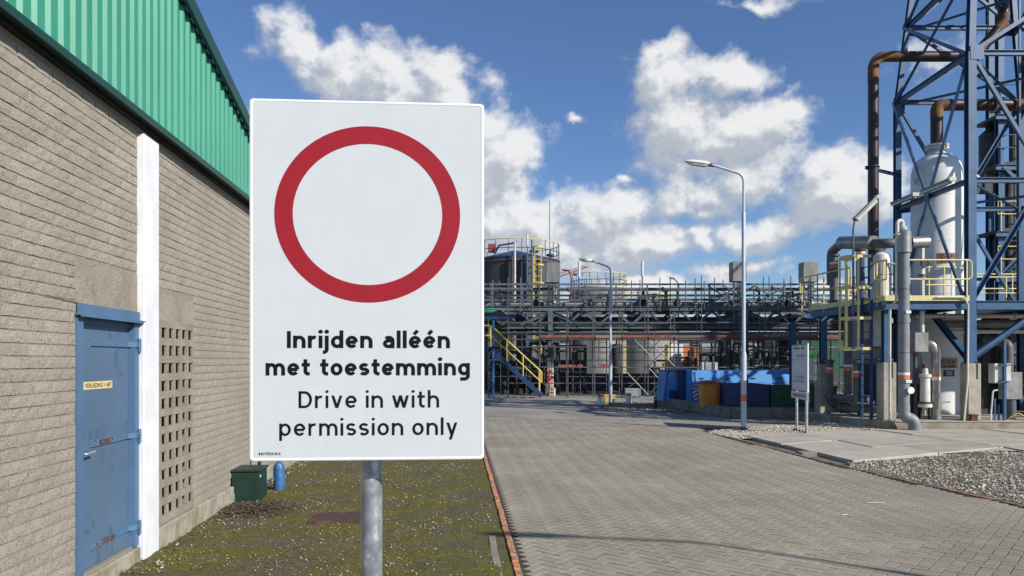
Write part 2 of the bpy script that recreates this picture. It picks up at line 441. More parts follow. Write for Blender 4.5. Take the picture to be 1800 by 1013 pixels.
class MB:
    """collects shapes; world coordinates unless local=True at build time"""
    def __init__(self):
        self.v = []
        self.f = []

    def add(self, vs, fs):
        n = len(self.v)
        self.v += [Vector(p) for p in vs]
        self.f += [tuple(i + n for i in f) for f in fs]
        return self

    def box(self, x0, x1, y0, y1, z0, z1):
        vs = [(x0, y0, z0), (x1, y0, z0), (x1, y1, z0), (x0, y1, z0), (x0, y0, z1), (x1, y0, z1), (x1, y1, z1), (x0, y1, z1)]
        return self.add(vs, [(0, 3, 2, 1), (4, 5, 6, 7), (0, 1, 5, 4), (1, 2, 6, 5), (2, 3, 7, 6), (3, 0, 4, 7)])

    def bbox(self, x0, x1, y0, y1, z0, z1, b):
        """box with chamfered edges"""
        bm = bmesh.new()
        bmesh.ops.create_cube(bm, size=1)
        for v in bm.verts:
            v.co = Vector(((x0 + x1) / 2 + v.co.x * (x1 - x0), (y0 + y1) / 2 + v.co.y * (y1 - y0), (z0 + z1) / 2 + v.co.z * (z1 - z0)))
        bmesh.ops.bevel(bm, geom=bm.edges[:], offset=b, segments=1, affect='EDGES')
        bm.verts.index_update()
        self.add([v.co.copy() for v in bm.verts], [tuple(v.index for v in f.verts) for f in bm.faces])
        bm.free()
        return self

    def beam(self, p0, p1, w, h, up=(0, 0, 1)):
        prof = [(-w / 2, -h / 2), (w / 2, -h / 2), (w / 2, h / 2), (-w / 2, h / 2)]
        return self.extrude(prof, p0, p1, up)

    def hbeam(self, p0, p1, b, h, t=.018, up=(0, 0, 1)):
        """H section: flanges at +-h/2 along up, width b"""
        w, k = b / 2, h / 2
        prof = [(-w, -k), (w, -k), (w, -k + t), (t / 2, -k + t), (t / 2, k - t), (w, k - t), (w, k), (-w, k), (-w, k - t), (-t / 2, k - t), (-t / 2, -k + t), (-w, -k + t)]
        return self.extrude(prof, p0, p1, up)

    def angle(self, p0, p1, a, t=.012, up=(0, 0, 1)):
        h = a / 2
        prof = [(-h, -h), (h, -h), (h, -h + t), (-h + t, -h + t), (-h + t, h), (-h, h)]
        return self.extrude(prof, p0, p1, up)

    def extrude(self, prof, p0, p1, up=(0, 0, 1)):
        p0, p1, up = Vector(p0), Vector(p1), Vector(up)
        d = (p1 - p0).normalized()
        if abs(d.dot(up)) > .98:
            up = Vector((0, 1, 0)) if abs(d.z) > .9 else Vector((0, 0, 1))
        s = d.cross(up).normalized()
        u = s.cross(d)
        n = len(prof)
        vs = [p0 + s * a + u * b for a, b in prof] + [p1 + s * a + u * b for a, b in prof]
        fs = [(i, (i + 1) % n, n + (i + 1) % n, n + i) for i in range(n)] + [tuple(range(n))[::-1], tuple(range(n, 2 * n))]
        return self.add(vs, fs)

    def tube(self, pts, r, seg=10, fillet=0.0, caps=True, fn=5, r2=None, closed=False):
        pts = [Vector(p) for p in pts]
        if fillet:
            pts = fil(pts, fillet, fn)
        n = len(pts)
        rings = []
        prev = None
        for i, p in enumerate(pts):
            if closed:
                d = (pts[(i + 1) % n] - pts[i - 1]).normalized()
            elif i == 0: d = (pts[1] - p).normalized()
            elif i == n - 1: d = (p - pts[i - 1]).normalized()
            else: d = ((pts[i + 1] - p).normalized() + (p - pts[i - 1]).normalized()).normalized()
            if prev is None:
                a = Vector((0, 0, 1)) if abs(d.z) < .9 else Vector((1, 0, 0))
                s = d.cross(a).normalized()
            else:
                s = (prev - d * prev.dot(d)).normalized()
            prev = s
            u = d.cross(s)
            rr = r if r2 is None else r + (r2 - r) * i / (n - 1)
            rings.append([p + (s * math.cos(2 * math.pi * k / seg) + u * math.sin(2 * math.pi * k / seg)) * rr for k in range(seg)])
        vs = [q for ring in rings for q in ring]
        fs = []
        m = n if closed else n - 1
        for i in range(m):
            j = (i + 1) % n
            for k in range(seg):
                k2 = (k + 1) % seg
                fs.append((i * seg + k, i * seg + k2, j * seg + k2, j * seg + k))
        if caps and not closed:
            fs.append(tuple(range(seg))[::-1])
            fs.append(tuple((n - 1) * seg + k for k in range(seg)))
        return self.add(vs, fs)

    def lathe(self, prof, cx, cy, seg=32):
        vs, fs = [], []
        for r, z in prof:
            vs += [(cx + r * math.cos(2 * math.pi * k / seg), cy + r * math.sin(2 * math.pi * k / seg), z) for k in range(seg)]
        for i in range(len(prof) - 1):
            for k in range(seg):
                k2 = (k + 1) % seg
                fs.append((i * seg + k, i * seg + k2, (i + 1) * seg + k2, (i + 1) * seg + k))
        fs.append(tuple(range(seg))[::-1])
        fs.append(tuple((len(prof) - 1) * seg + k for k in range(seg)))
        return self.add(vs, fs)

    def prism(self, poly, z0, z1):
        n = len(poly)
        vs = [(p[0], p[1], z0) for p in poly] + [(p[0], p[1], z1) for p in poly]
        fs = [(i, (i + 1) % n, n + (i + 1) % n, n + i) for i in range(n)] + [tuple(range(n))[::-1], tuple(range(n, 2 * n))]
        return self.add(vs, fs)

    def sheet(self, poly, z):
        return self.add([(p[0], p[1], z) for p in poly], [tuple(range(len(poly)))])

    def build(self, name, m, parent=None, local=False, smooth=30, kind=None, label=None):
        me = bpy.data.meshes.new(name)
        vs = self.v
        if parent is not None and not local:
            inv = RM[parent.name].inverted()
            vs = [inv @ p for p in vs]
        me.from_pydata([tuple(p) for p in vs], [], self.f)
        bm = bmesh.new()
        bm.from_mesh(me)
        bmesh.ops.recalc_face_normals(bm, faces=bm.faces[:])
        bm.to_mesh(me)
        bm.free()
        if smooth:
            me.polygons.foreach_set('use_smooth', [True] * len(me.polygons))
            me.set_sharp_from_angle(angle=R(smooth))
        o = link_mesh(name, me, m, parent, kind)
        if label: o['label'] = label
        return o


def fil(pts, rad, n=5):
    out = [pts[0]]
    for i in range(1, len(pts) - 1):
        p, a, b = pts[i], pts[i - 1], pts[i + 1]
        da, db = (a - p), (b - p)
        la, lb = da.length, db.length
        da.normalize(); db.normalize()
        ang = da.angle(db)
        if ang > 3.05:
            out.append(p); continue
        t = min(rad / math.tan(ang / 2), la * .49, lb * .49)
        r = t * math.tan(ang / 2)
        c = p + (da + db).normalized() * (r / math.sin(ang / 2))
        s, e = p + da * t - c, p + db * t - c
        tot = s.angle(e)
        for k in range(n + 1):
            f = k / n
            q = (s * math.sin((1 - f) * tot) + e * math.sin(f * tot)) / math.sin(tot)
            out.append(c + q)
    out.append(pts[-1])
    return out


def circle3(c, axis, r, n=16):
    axis = Vector(axis).normalized()
    a = Vector((0, 0, 1)) if abs(axis.z) < .9 else Vector((1, 0, 0))
    s = axis.cross(a).normalized()
    u = axis.cross(s)
    return [Vector(c) + (s * math.cos(2 * math.pi * k / n) + u * math.sin(2 * math.pi * k / n)) * r for k in range(n)]


# one-shape part shortcuts
def ptube(name, m, root, pts, r, seg=10, fillet=0.0, **k):
    return MB().tube(pts, r, seg, fillet, **k).build(name, m, root)


def pbox(name, m, root, x0, x1, y0, y1, z0, z1, b=0.0):
    mb = MB()
    if b: mb.bbox(x0, x1, y0, y1, z0, z1, b)
    else: mb.box(x0, x1, y0, y1, z0, z1)
    return mb.build(name, m, root, smooth=0)


def pbeam(name, m, root, p0, p1, w, h, up=(0, 0, 1)):
    return MB().beam(p0, p1, w, h, up).build(name, m, root, smooth=0)


def phb(name, m, root, p0, p1, b, h, t=.018, up=(0, 0, 1)):
    return MB().hbeam(p0, p1, b, h, t, up).build(name, m, root, smooth=0)


def pang(name, m, root, p0, p1, a, t=.012, up=(0, 0, 1)):
    return MB().angle(p0, p1, a, t, up).build(name, m, root, smooth=0)


def flange(mb, c, axis, r, t):
    c, axis = Vector(c), Vector(axis).normalized()
    mb.tube([c - axis * t / 2, c + axis * t / 2], r, 16)
    return mb


def dup(root, loc, rz=None, label=None, group=None):
    r = root.copy()
    COL.objects.link(r)
    r.location = loc
    if rz is not None: r.rotation_euler = (0, 0, rz)
    if label: r['label'] = label
    if group: r['group'] = group
    for ch in list(root.children):
        c = ch.copy(); COL.objects.link(c); c.parent = r
        for g in list(ch.children):
            d = g.copy(); COL.objects.link(d); d.parent = c
    return r


def text_part(name, s, m, parent, origin, xdir, ydir, width, cap, bold=0.0, depth=.0008, spacing=1.0, align='L', label=None):
    """flat lettering; origin = left end of the baseline (world), fitted to width and to cap height"""
    cu = bpy.data.curves.new('lettering', 'FONT')
    cu.body = s
    cu.size = 1
    cu.offset = bold
    cu.resolution_u = 4
    cu.space_character = spacing
    tmp = bpy.data.objects.new('lettering_source', cu)
    COL.objects.link(tmp)
    dg = bpy.context.evaluated_depsgraph_get()
    dg.update()
    me0 = bpy.data.meshes.new_from_object(tmp.evaluated_get(dg))
    vs = np.array([v.co[:] for v in me0.vertices])
    fs = [tuple(p.vertices) for p in me0.polygons]
    bpy.data.objects.remove(tmp)
    bpy.data.meshes.remove(me0)
    bpy.data.curves.remove(cu)
    x0, x1 = vs[:, 0].min(), vs[:, 0].max()
    kx = width / (x1 - x0)
    ky = cap / .70
    X, Y = Vector(xdir).normalized(), Vector(ydir).normalized()
    Z = X.cross(Y)
    O = Vector(origin)
    top = [O + X * ((v[0] - x0) * kx) + Y * (v[1] * ky) + Z * depth for v in vs]
    # one mesh per word: faces are grouped by the gaps between words
    fx = sorted((min(vs[i, 0] for i in f), max(vs[i, 0] for i in f), k) for k, f in enumerate(fs))
    words_, end = [], -1e9
    for a, b, k in fx:
        if a - end > .19: words_.append([])
        words_[-1].append(k)
        end = max(end, b)
    inv = RM[parent.name].inverted()
    for w_ in words_:
        used = sorted({i for k in w_ for i in fs[k]})
        ix = {i: q for q, i in enumerate(used)}
        me = bpy.data.meshes.new(name)
        me.from_pydata([tuple(inv @ top[i]) for i in used], [], [tuple(ix[i] for i in fs[k]) for k in w_])
        o = link_mesh(name, me, m, parent)
        if label: o['label'] = label
    return o


# road-sign lettering drawn with even strokes: cap height 1, x-height XH
XH = .735


def earc(cx, cy, rx, ry, a0, a1, n=14):
    return [(cx + rx * math.cos(R(a0 + (a1 - a0) * k / n)), cy + ry * math.sin(R(a0 + (a1 - a0) * k / n))) for k in range(n + 1)]


def glyph(c, w):
    """strokes (centre lines, closed flag) and the advance width of one letter"""
    h = w / 2
    B = .65 if w > .18 else .62
    rx, ry = (B - w) / 2, .27
    yc = XH - h - ry
    bowl = (earc(B / 2, XH / 2, rx, XH / 2 - h, 0, 360, 36)[:-1], True)
    L = lambda *p: (list(p), False)
    if c in 'Il': return [L((h, 0), (h, 1.0 if c == 'I' else 1.05))], w
    if c == 'i': return [L((h, 0), (h, XH)), (earc(h, .97, .008, .008, 0, 360, 8)[:-1], 'dot')], w
    if c == 'j': return [L((h, XH), (h, -.08), *earc(h - .17, -.08, .17, .17, 0, -80, 8), (h - .20, -.25)), (earc(h, .97, .008, .008, 0, 360, 8)[:-1], 'dot')], w
    if c in 'nh': return [L((h, 0), (h, XH if c == 'n' else 1.05)), L(*earc(B / 2, yc, rx, ry, 180, 0), (B - h, 0))], B
    if c == 'm':
        q = B * .80 - w * .5
        return [L((h, 0), (h, XH)), L(*earc(h + q / 2, yc, q / 2, ry, 180, 0), (h + q, 0)), L(*earc(h + q * 1.5, yc, q / 2, ry, 180, 0), (h + 2 * q, 0))], 2 * q + w
    if c == 'r': return [L((h, 0), (h, XH)), L(*earc(h + .25, yc, .25, ry, 180, 75))], .25 + h + .09
    if c == 'd': return [bowl, L((B - h, 0), (B - h, 1.05))], B
    if c == 'p': return [bowl, L((h, -.29), (h, XH))], B
    if c == 'g': return [bowl, L((B - h, XH), (B - h, -.02), *earc(B - h - .2, -.02, .2, .20, 0, -90, 8), (h + .02, -.22))], B
    if c == 'o': return [bowl], B
    if c in 'e\u00e9':
        st = [L(*earc(B / 2, XH / 2, rx, XH / 2 - h, 0, 318, 30)), L((h, XH / 2 - .01), (B - h, XH / 2 - .01))]
        if c != 'e': st.append(L((B / 2 - .05, XH + .09), (B / 2 + .13, XH + .32)))
        return st, B
    if c == 'a':
        W = B * .94
        yt = .44
        rb = (yt - h) / 2
        return [L((W - h, 0), (W - h, XH - h - .2), *earc(W / 2, XH - h - .2, W / 2 - h, .2, 0, 140, 12)),
                L((W - h, yt), (h + rb, yt), *earc(h + rb, h + rb, rb, rb, 90, 270, 10), (W - h - .16, h), (W - h, h + .12))], W
    if c == 't':
        x = .10 + h
        return [L((x, .96), (x, h + .16), *earc(x + .16, h + .16, .16, .16, 180, 270, 6), (x + .23, h)), L((0, XH - h), (x + .24, XH - h))], x + .24
    if c == 's':
        W = B * .86
        r_ = (XH - w) / 4
        return [L(*earc(W / 2, XH - h - r_, W / 2 - h, r_, 28, 270, 14), *earc(W / 2, h + r_, W / 2 - h, r_, 90, -152, 14)[1:])], W
    t_ = w * 1.06
    Q = lambda xa, ya, xb, yb: ([(xa - t_ / 2, ya), (xa + t_ / 2, ya), (xb + t_ / 2, yb), (xb - t_ / 2, yb)], 'quad')
    if c == 'v':
        W = .60
        return [Q(t_ / 2, XH, W / 2, 0), Q(W - t_ / 2, XH, W / 2, 0)], W
    if c == 'w':
        W = .92
        return [Q(t_ / 2, XH, W * .29, 0), Q(W / 2, XH, W * .29, 0), Q(W / 2, XH, W * .71, 0), Q(W - t_ / 2, XH, W * .71, 0)], W
    if c == 'y':
        W = .60
        xb = W / 2 - .27 / XH * (W / 2 - t_ / 2)
        return [Q(t_ / 2, XH, W / 2, 0), Q(W - t_ / 2, XH, xb, -.28)], W
    if c == 'D':
        W = .72
        return [(([(h, h)] + earc(W - h - .34, .5, .34, .5 - h, -90, 90, 18) + [(h, 1 - h)]), True)], W
    return [], .3


def stroke_text(s, m, parent, origin, xdir, ydir, width, cap, w, gap):
    words_, x = [[]], 0.0
    for c in s:
        if c == ' ':
            words_.append([]); x += (.50 if w < .18 else .56) - gap
            continue
        st, adv = glyph(c, w)
        for pts, closed in st:
            words_[-1].append(([(px + x, py) for px, py in pts], closed))
        x += adv + gap
    total = x - gap
    kx = width / total
    X, Y = Vector(xdir).normalized(), Vector(ydir).normalized()
    Z = X.cross(Y)
    O = Vector(origin)
    k = 0
    for wd in words_:
        mb = MB()
        for pts, closed in wd:
            P = []
            for p in pts:
                q = Vector((p[0], p[1], 0))
                if not P or (q - P[-1]).length > .004 or closed == 'dot': P.append(q)
            n = len(P)
            if closed == 'quad':
                mb.add([O + X * (p.x * kx) + Y * (p.y * cap) + Z * (k * 4e-6) for p in P], [(0, 1, 2, 3)])
                k += 1
                continue
            if closed == 'dot':
                c = sum(P, Vector()) / n
                ring = earc(c.x, c.y, w * .60, w * .58, 0, 360, 18)[:-1]
                mb.add([O + X * (a * kx) + Y * (b * cap) + Z * (k * 4e-6) for a, b in ring], [tuple(range(18))])
                k += 1
                continue
            vs = []
            for i in range(n):
                a = P[i - 1] if (i > 0 or closed) else None
                b = P[(i + 1) % n] if (i < n - 1 or closed) else None
                d0 = (P[i] - a).normalized() if a is not None else None
                d1 = (b - P[i]).normalized() if b is not None else None
                d0 = d0 or d1
                d1 = d1 or d0
                n0, n1 = Vector((-d0.y, d0.x, 0)), Vector((-d1.y, d1.x, 0))
                mt = (n0 + n1)
                mt = mt / max(.35, mt.length ** 2 / 2)
                for sg_ in (1, -1):
                    q = P[i] + mt * (w / 2 * sg_)
                    vs.append(O + X * (q.x * kx) + Y * (q.y * cap) + Z * (k * 4e-6))
            fs = [(2 * i, 2 * i + 1, 2 * ((i + 1) % n) + 1, 2 * ((i + 1) % n)) for i in range(n if closed else n - 1)]
            mb.add(vs, fs)
            k += 1
        mb.build('lettering', m, parent, smooth=0)


def batch(name, tmpl, xf, m, parent=None, kind='stuff'):
    """many copies of a small template (verts, tris/quads list) joined into one mesh; xf = list of 4x4 numpy (world or local)"""
    V0, F0 = tmpl
    n, k = len(xf), len(V0)
    X = np.asarray(xf, dtype=np.float64)
    Vh = np.concatenate([V0, np.ones((k, 1))], 1)
    P = np.einsum('nij,kj->nki', X, Vh)[:, :, :3].reshape(-1, 3)
    sizes = np.array([len(f) for f in F0])
    flat = np.concatenate([np.array(f) for f in F0])
    loops = (flat[None, :] + (np.arange(n) * k)[:, None]).reshape(-1)
    ls = np.tile(sizes, n)
    st = np.concatenate([[0], np.cumsum(ls)[:-1]])
    me = bpy.data.meshes.new(name)
    me.vertices.add(len(P)); me.vertices.foreach_set('co', P.astype(np.float32).ravel())
    me.loops.add(len(loops)); me.loops.foreach_set('vertex_index', loops.astype(np.int32))
    me.polygons.add(len(ls)); me.polygons.foreach_set('loop_start', st.astype(np.int32))
    me.polygons.foreach_set('use_smooth', np.zeros(len(ls), bool))
    me.update(calc_edges=True)
    me.validate()
    return link_mesh(name, me, m, parent, kind)


def mat4(loc, rz=0.0, sc=(1, 1, 1)):
    c, s = math.cos(rz), math.sin(rz)
    return np.array([[c * sc[0], -s * sc[1], 0, loc[0]], [s * sc[0], c * sc[1], 0, loc[1]], [0, 0, sc[2], loc[2]], [0, 0, 0, 1.0]])


def rand_rot(n):
    q = rng.normal(size=(n, 4)); q /= np.linalg.norm(q, axis=1)[:, None]
    w, x, y, z = q.T
    return np.stack([np.stack([1 - 2 * (y * y + z * z), 2 * (x * y - z * w), 2 * (x * z + y * w)], -1),
                     np.stack([2 * (x * y + z * w), 1 - 2 * (x * x + z * z), 2 * (y * z - x * w)], -1),
                     np.stack([2 * (x * z - y * w), 2 * (y * z + x * w), 1 - 2 * (x * x + y * y)], -1)], -2)


def inpoly(P, poly):
    x, y = P[:, 0], P[:, 1]
    c = np.zeros(len(P), bool)
    n = len(poly)
    for i in range(n):
        x1, y1 = poly[i][0], poly[i][1]
        x2, y2 = poly[(i + 1) % n][0], poly[(i + 1) % n][1]
        cond = (y1 > y) != (y2 > y)
        xi = (x2 - x1) * (y - y1) / (y2 - y1 + 1e-12) + x1
        c ^= cond & (x < xi)
    return c


def stones(name, poly, count, smin, smax, m, z=0.0, flat=.6, weight=None):
    bm = bmesh.new()
    bmesh.ops.create_icosphere(bm, subdivisions=1, radius=1)
    bm.verts.index_update()
    tv = np.array([v.co[:] for v in bm.verts]); tf = [tuple(v.index for v in f.verts) for f in bm.faces]
    bm.free()
    tv = tv * (1 + rng.uniform(-.28, .22, (len(tv), 1)))
    xs = [p[0] for p in poly]; ys = [p[1] for p in poly]
    P = np.zeros((0, 2))
    while len(P) < count:
        Q = np.stack([rng.uniform(min(xs), max(xs), count), rng.uniform(min(ys), max(ys), count)], 1)
        Q = Q[inpoly(Q, poly)]
        if weight is not None:
            Q = Q[rng.uniform(size=len(Q)) < weight(Q)]
        P = np.concatenate([P, Q])
    P = P[:count]
    s = smin + (smax - smin) * rng.uniform(size=count) ** 2
    Rm = rand_rot(count)
    S = np.stack([s * rng.uniform(.8, 1.5, count), s * rng.uniform(.7, 1.1, count), s * rng.uniform(.5, .9, count)], -1)
    A = Rm * S[:, None, :]
    A[:, 2, :] *= flat
    X = np.zeros((count, 4, 4)); X[:, :3, :3] = A; X[:, 3, 3] = 1
    X[:, 0, 3] = P[:, 0]; X[:, 1, 3] = P[:, 1]
    X[:, 2, 3] = z + s * .25 * rng.uniform(.2, 1.3, count)
    return batch(name, (tv, tf), X, m)


# ------------------------------------------------------------------ ground, road, verge
def XL(Y): return .4557 - .0741 * Y
REDGE = [(7.2, 3.5), (6.75, 5.6), (6.0, 8.67), (5.53, 10.89), (5.24, 13.0), (5.0, 15.2), (4.86, 16.6), (4.80, 17.6)]


def XR(Y):
    for (xa, ya), (xb, yb) in zip(REDGE, REDGE[1:]):
        if Y <= yb:
            return xa + (xb - xa) * (Y - ya) / (yb - ya)
    return 4.8 - .02 * (Y - 17.6)


MB().sheet([(-900, -300), (900, -300), (900, 1500), (-900, 1500)], -.06).build('ground', M_GROUND, smooth=0, kind='structure')
MB().sheet([(XL(-4) - .1, -4), (40, -4), (40, 22), (XL(22) - .1, 22)], -.040).build('yard_ground', M_DIRT, smooth=0, kind='structure')
MB().sheet([(XL(21.3), 21.2), (45, 21.2), (45, 75), (XL(75), 75)], -.008).build('yard', M_YARD, smooth=0, kind='structure')
road = MB().sheet([(XL(-4), -4), (9, -4)] + REDGE + [(4.75, 19.0), (9.4, 18.5), (9.4, 21.25), (XL(21.25), 21.25)], -.0050).build('road', M_JOINT, smooth=0, kind='structure')

# herringbone pavers laid at 45 degrees
PW, PL = .105, .21


def paver_template(seed):
    r = random.Random(seed)
    L, W, b, h = PL - .0085, PW - .0085, .0012, .035
    j = lambda a: a + r.uniform(-.0012, .0012)
    o = [(-L / 2, -W / 2), (L / 2, -W / 2), (L / 2, W / 2), (-L / 2, W / 2)]
    vs = [(x, y, -h) for x, y in o] + [(j(x), j(y), -b) for x, y in o] + [(x - math.copysign(b, x), y - math.copysign(b, y), j(0)) for x, y in o]
    fs = [(8, 9, 10, 11)] + [(4 + i, 4 + (i + 1) % 4, 8 + (i + 1) % 4, 8 + i) for i in range(4)] + [(i, (i + 1) % 4, 4 + (i + 1) % 4, 4 + i) for i in range(4)]
    return np.array(vs), fs


TP = [paver_template(i) for i in range(3)]
A0 = math.atan(.0741) + R(45)
ca, sa = math.cos(A0), math.sin(A0)
pav = []
for i in range(-60, 240):
    for j in range(-240, 240):
        k = (i - j) % 4
        if k not in (0, 3): continue
        u, v, rot = (i + 1, j + .5, 0) if k == 0 else (i + .5, j + 1, R(90))
        u, v = u * PW, v * PW
        x, y = 1.5 + u * ca - v * sa, 4.0 + u * sa + v * ca
        if y < 4.2 or y > 21.2: continue
        xr = XR(y) - .13 if y < 18.2 else (4.75 - .02 * (y - 17.6) if y < 18.9 else 9.3)
        if x < XL(y) + .14 or x > xr: continue
        pav.append((x, y, rot + A0))
vis = [p for p in pav if abs((p[0]) / p[1]) < .72 and 635 + 1300 * CAM_H / p[1] < 1020]
vis.sort(key=lambda p: p[1])
near = set(vis[:300])
pm = []
for V0, F0 in TP:
    me = bpy.data.meshes.new('paver')
    me.from_pydata([tuple(v) for v in V0], [], F0)
    me.materials.append(M_PAVER)
    pm.append(me)


def pz(x, y):
    return .0012 * mnoise.noise(V(x * .5, y * .5, 3)) + random.uniform(-.0008, .0008)


for p in near:
    o = link_mesh('paver', random.choice(pm), None, road)
    o.location = (p[0], p[1], pz(p[0], p[1]))
    o.rotation_euler = (random.uniform(-.004, .004), random.uniform(-.004, .004), p[2] + random.uniform(-.012, .012) + random.choice((0, math.pi)))
rest = [p for p in pav if p not in near]
xf = []
for p in rest:
    a = mat4((p[0], p[1], pz(p[0], p[1])), p[2] + random.uniform(-.012, .012))
    a[2, 0] = random.uniform(-.004, .004); a[2, 1] = random.uniform(-.004, .004)
    xf.append(a)
batch('paver_field', TP[0], xf, M_PAVER, road)


def edge_row(root, line, m, wd, ln, z, name='edge_brick'):
    """row of edging bricks along a polyline of (x, y)"""
    me_src = None
    for (xa, ya), (xb, yb) in zip(line, line[1:]):
        d = V(xb - xa, yb - ya, 0)
        n = max(1, int(d.length / ln))
        a = math.atan2(d.y, d.x)
        if me_src is None:
            mb = MB().bbox(-ln / 2 + .004, ln / 2 - .004, -wd / 2, wd / 2, -.06, 0, .005)
            first = mb.build(name, m, root, smooth=0)
            me_src = first.data
            o = first
        for k in range(n):
            if not (k == 0 and o is first):
                o = link_mesh(name, me_src, None, root)
            q = V(xa, ya, 0) + d * ((k + .5) / n)
            o.location = (q.x + random.uniform(-.004, .004), q.y, z + random.uniform(-.004, .004))
            o.rotation_euler = (0, 0, a + random.uniform(-.02, .02))
            o = None


kerb = thing('kerb', None, None)
kerb['kind'] = 'structure'
edge_row(kerb, [(XL(5.2) + .035, 5.2), (XL(16) + .035, 16)], M_ORKERB, .058, .205, .011)
edge_row(kerb, [(XL(5.2) - .125, 5.2), (XL(7.2) - .125, 7.2)], M_KERBSTONE, .065, .5, .006, 'kerb_stone')
kerb2 = thing('kerb', None, None)
kerb2['kind'] = 'structure'
edge_row(kerb2, REDGE[1:], M_REDBRICK, .10, .205, .010)

# mossy verge
TH = math.atan(.077)


def XW(Y): return -2.7 - .077 * Y


nx, ny = 90, 330
ys = 3.0 * (36 / 3.0) ** (np.arange(ny) / (ny - 1))
vv, ff = [], []
for j in range(ny):
    y = float(ys[j])
    xa, xb = XW(y) - .06, XL(y) + .0
    for i in range(nx):
        x = xa + (xb - xa) * i / (nx - 1)
        z = .020 * mnoise.fractal(V(x * 1.3, y * 1.3, 0), 1.0, 2.0, 4) + .010 * mnoise.fractal(V(x * 9, y * 9, 4), 1.0, 2.0, 3) + .006
        e = min(1, (xb - x) / .25)
        vv.append((x, y, z * e - .004 * (1 - e)))
for j in range(ny - 1):
    for i in range(nx - 1):
        a = j * nx + i
        ff.append((a, a + 1, a + nx + 1, a + nx))
mb = MB(); mb.v = [Vector(p) for p in vv]; mb.f = ff
mb.build('verge', M_VERGE, smooth=60, kind='structure')
vpoly = [(XW(4.6) + .03, 4.6), (XL(4.6) - .05, 4.6), (XL(16) - .05, 16), (XW(16) + .03, 16)]


def vw(Q):
    return np.array([.12 + .88 * max(0, min(1, .5 + 1.6 * mnoise.noise(V(q[0] * 1.5, q[1] * 1.5, 8)))) for q in Q])


stones('gravel', vpoly, 3000, .003, .0095, M_STONE, .012, weight=vw)
stones('gravel', vpoly, 2600, .004, .012, M_DSTONE, .012, weight=vw)
stones('gravel', [(XW(5.3) + .0, 5.3), (XW(5.3) + .35, 5.3), (XW(12.8) + .3, 12.8), (XW(12.8), 12.8)], 120, .006, .018, M_STONE, .016)

# moss and grass tufts, small blades in clumps
tb = (np.array([(-.0022, 0, 0), (.0022, 0, 0), (.0012, .004, .018), (0, .010, .030)]), [(0, 1, 2), (0, 2, 3)])
xf = []
for c in range(520):
    y = 4.8 + 10 * random.random() ** 1.6
    x = random.uniform(XW(y) + .05, XL(y) - .12)
    nearwall = random.random() < .22
    if nearwall: x = XW(y) + random.uniform(.02, .16)
    if mnoise.noise(V(x * 1.5, y * 1.5, 8)) > .1 and not nearwall: continue
    for b in range(random.randint(5, 14)):
        s = random.uniform(.35, 1.0) * (1.25 if nearwall else .62)
        a = mat4((x + random.gauss(0, .018), y + random.gauss(0, .018), .002), random.uniform(0, 6.28), (s, s, s))
        xf.append(a)
batch('grass', tb, xf, M_GRASS)
# dry leaves heaped below the cabinet and blown over the verge
tl = (np.array([(-.012, -.007, 0), (.012, -.006, .004), (.014, .007, 0), (-.011, .008, .006)]), [(0, 1, 2, 3)])
xf = []
for c in range(1700):
    t = random.random()
    x, y = -3.05 + random.gauss(0, .20) + .1, 8.45 + random.gauss(0, .22)
    if t > .88:
        y = 5 + 8 * random.random(); x = random.uniform(XW(y), XL(y))
    a = mat4((x, y, .015 + .035 * random.random() * math.exp(-((x + 2.95) ** 2 + (y - 8.45) ** 2) / .12)), random.uniform(0, 6.28), (1, 1, 1))
    a[2, 0] = random.uniform(-.6, .6); a[2, 1] = random.uniform(-.6, .6)
    xf.append(a)
batch('leaf_litter', tl, xf, M_LITTER)

# twigs on the road
for i, (px, py, L, a, lab) in enumerate([(1540, 886, .22, .1, 'pale thin twig lying straight on the grey pavers'), (1490, 907, .12, -.5, 'short pale stick lying on pavers left of the longer twig')]):
    p = gp(px, py)
    o = ptube('twig', M_OFFW, None, [p + V(-L / 2, 0, .012), p + V(0, .01, .014), p + V(L / 2 * math.cos(a), L / 2 * math.sin(a), .012)], .004, 5)
    tag(o, lab, 'twig')

# manhole cover
c = gp(595, 913)
mh = thing('manhole_cover', 'flat rusty brown rectangular cover set in the mossy verge', 'manhole cover', (c.x, c.y, .02), TH)
MB().bbox(-.24, .24, -.22, .22, -.02, .012, .006).build('plate', M_MANHOLE, mh, local=True)
MB().box(-.27, .27, -.25, -.223, -.02, .006).box(-.27, .27, .223, .25, -.02, .006).box(-.27, -.243, -.223, .223, -.02, .006).box(.243, .27, -.223, .223, -.02, .006).build('frame', M_RUST, mh, local=True, smooth=0)
for s in (-1, 1):
    MB().box(-.04, .04, s * .12 - .012, s * .12 + .012, .0125, .018).build('lifting_bar', M_RUST, mh, local=True, smooth=0)

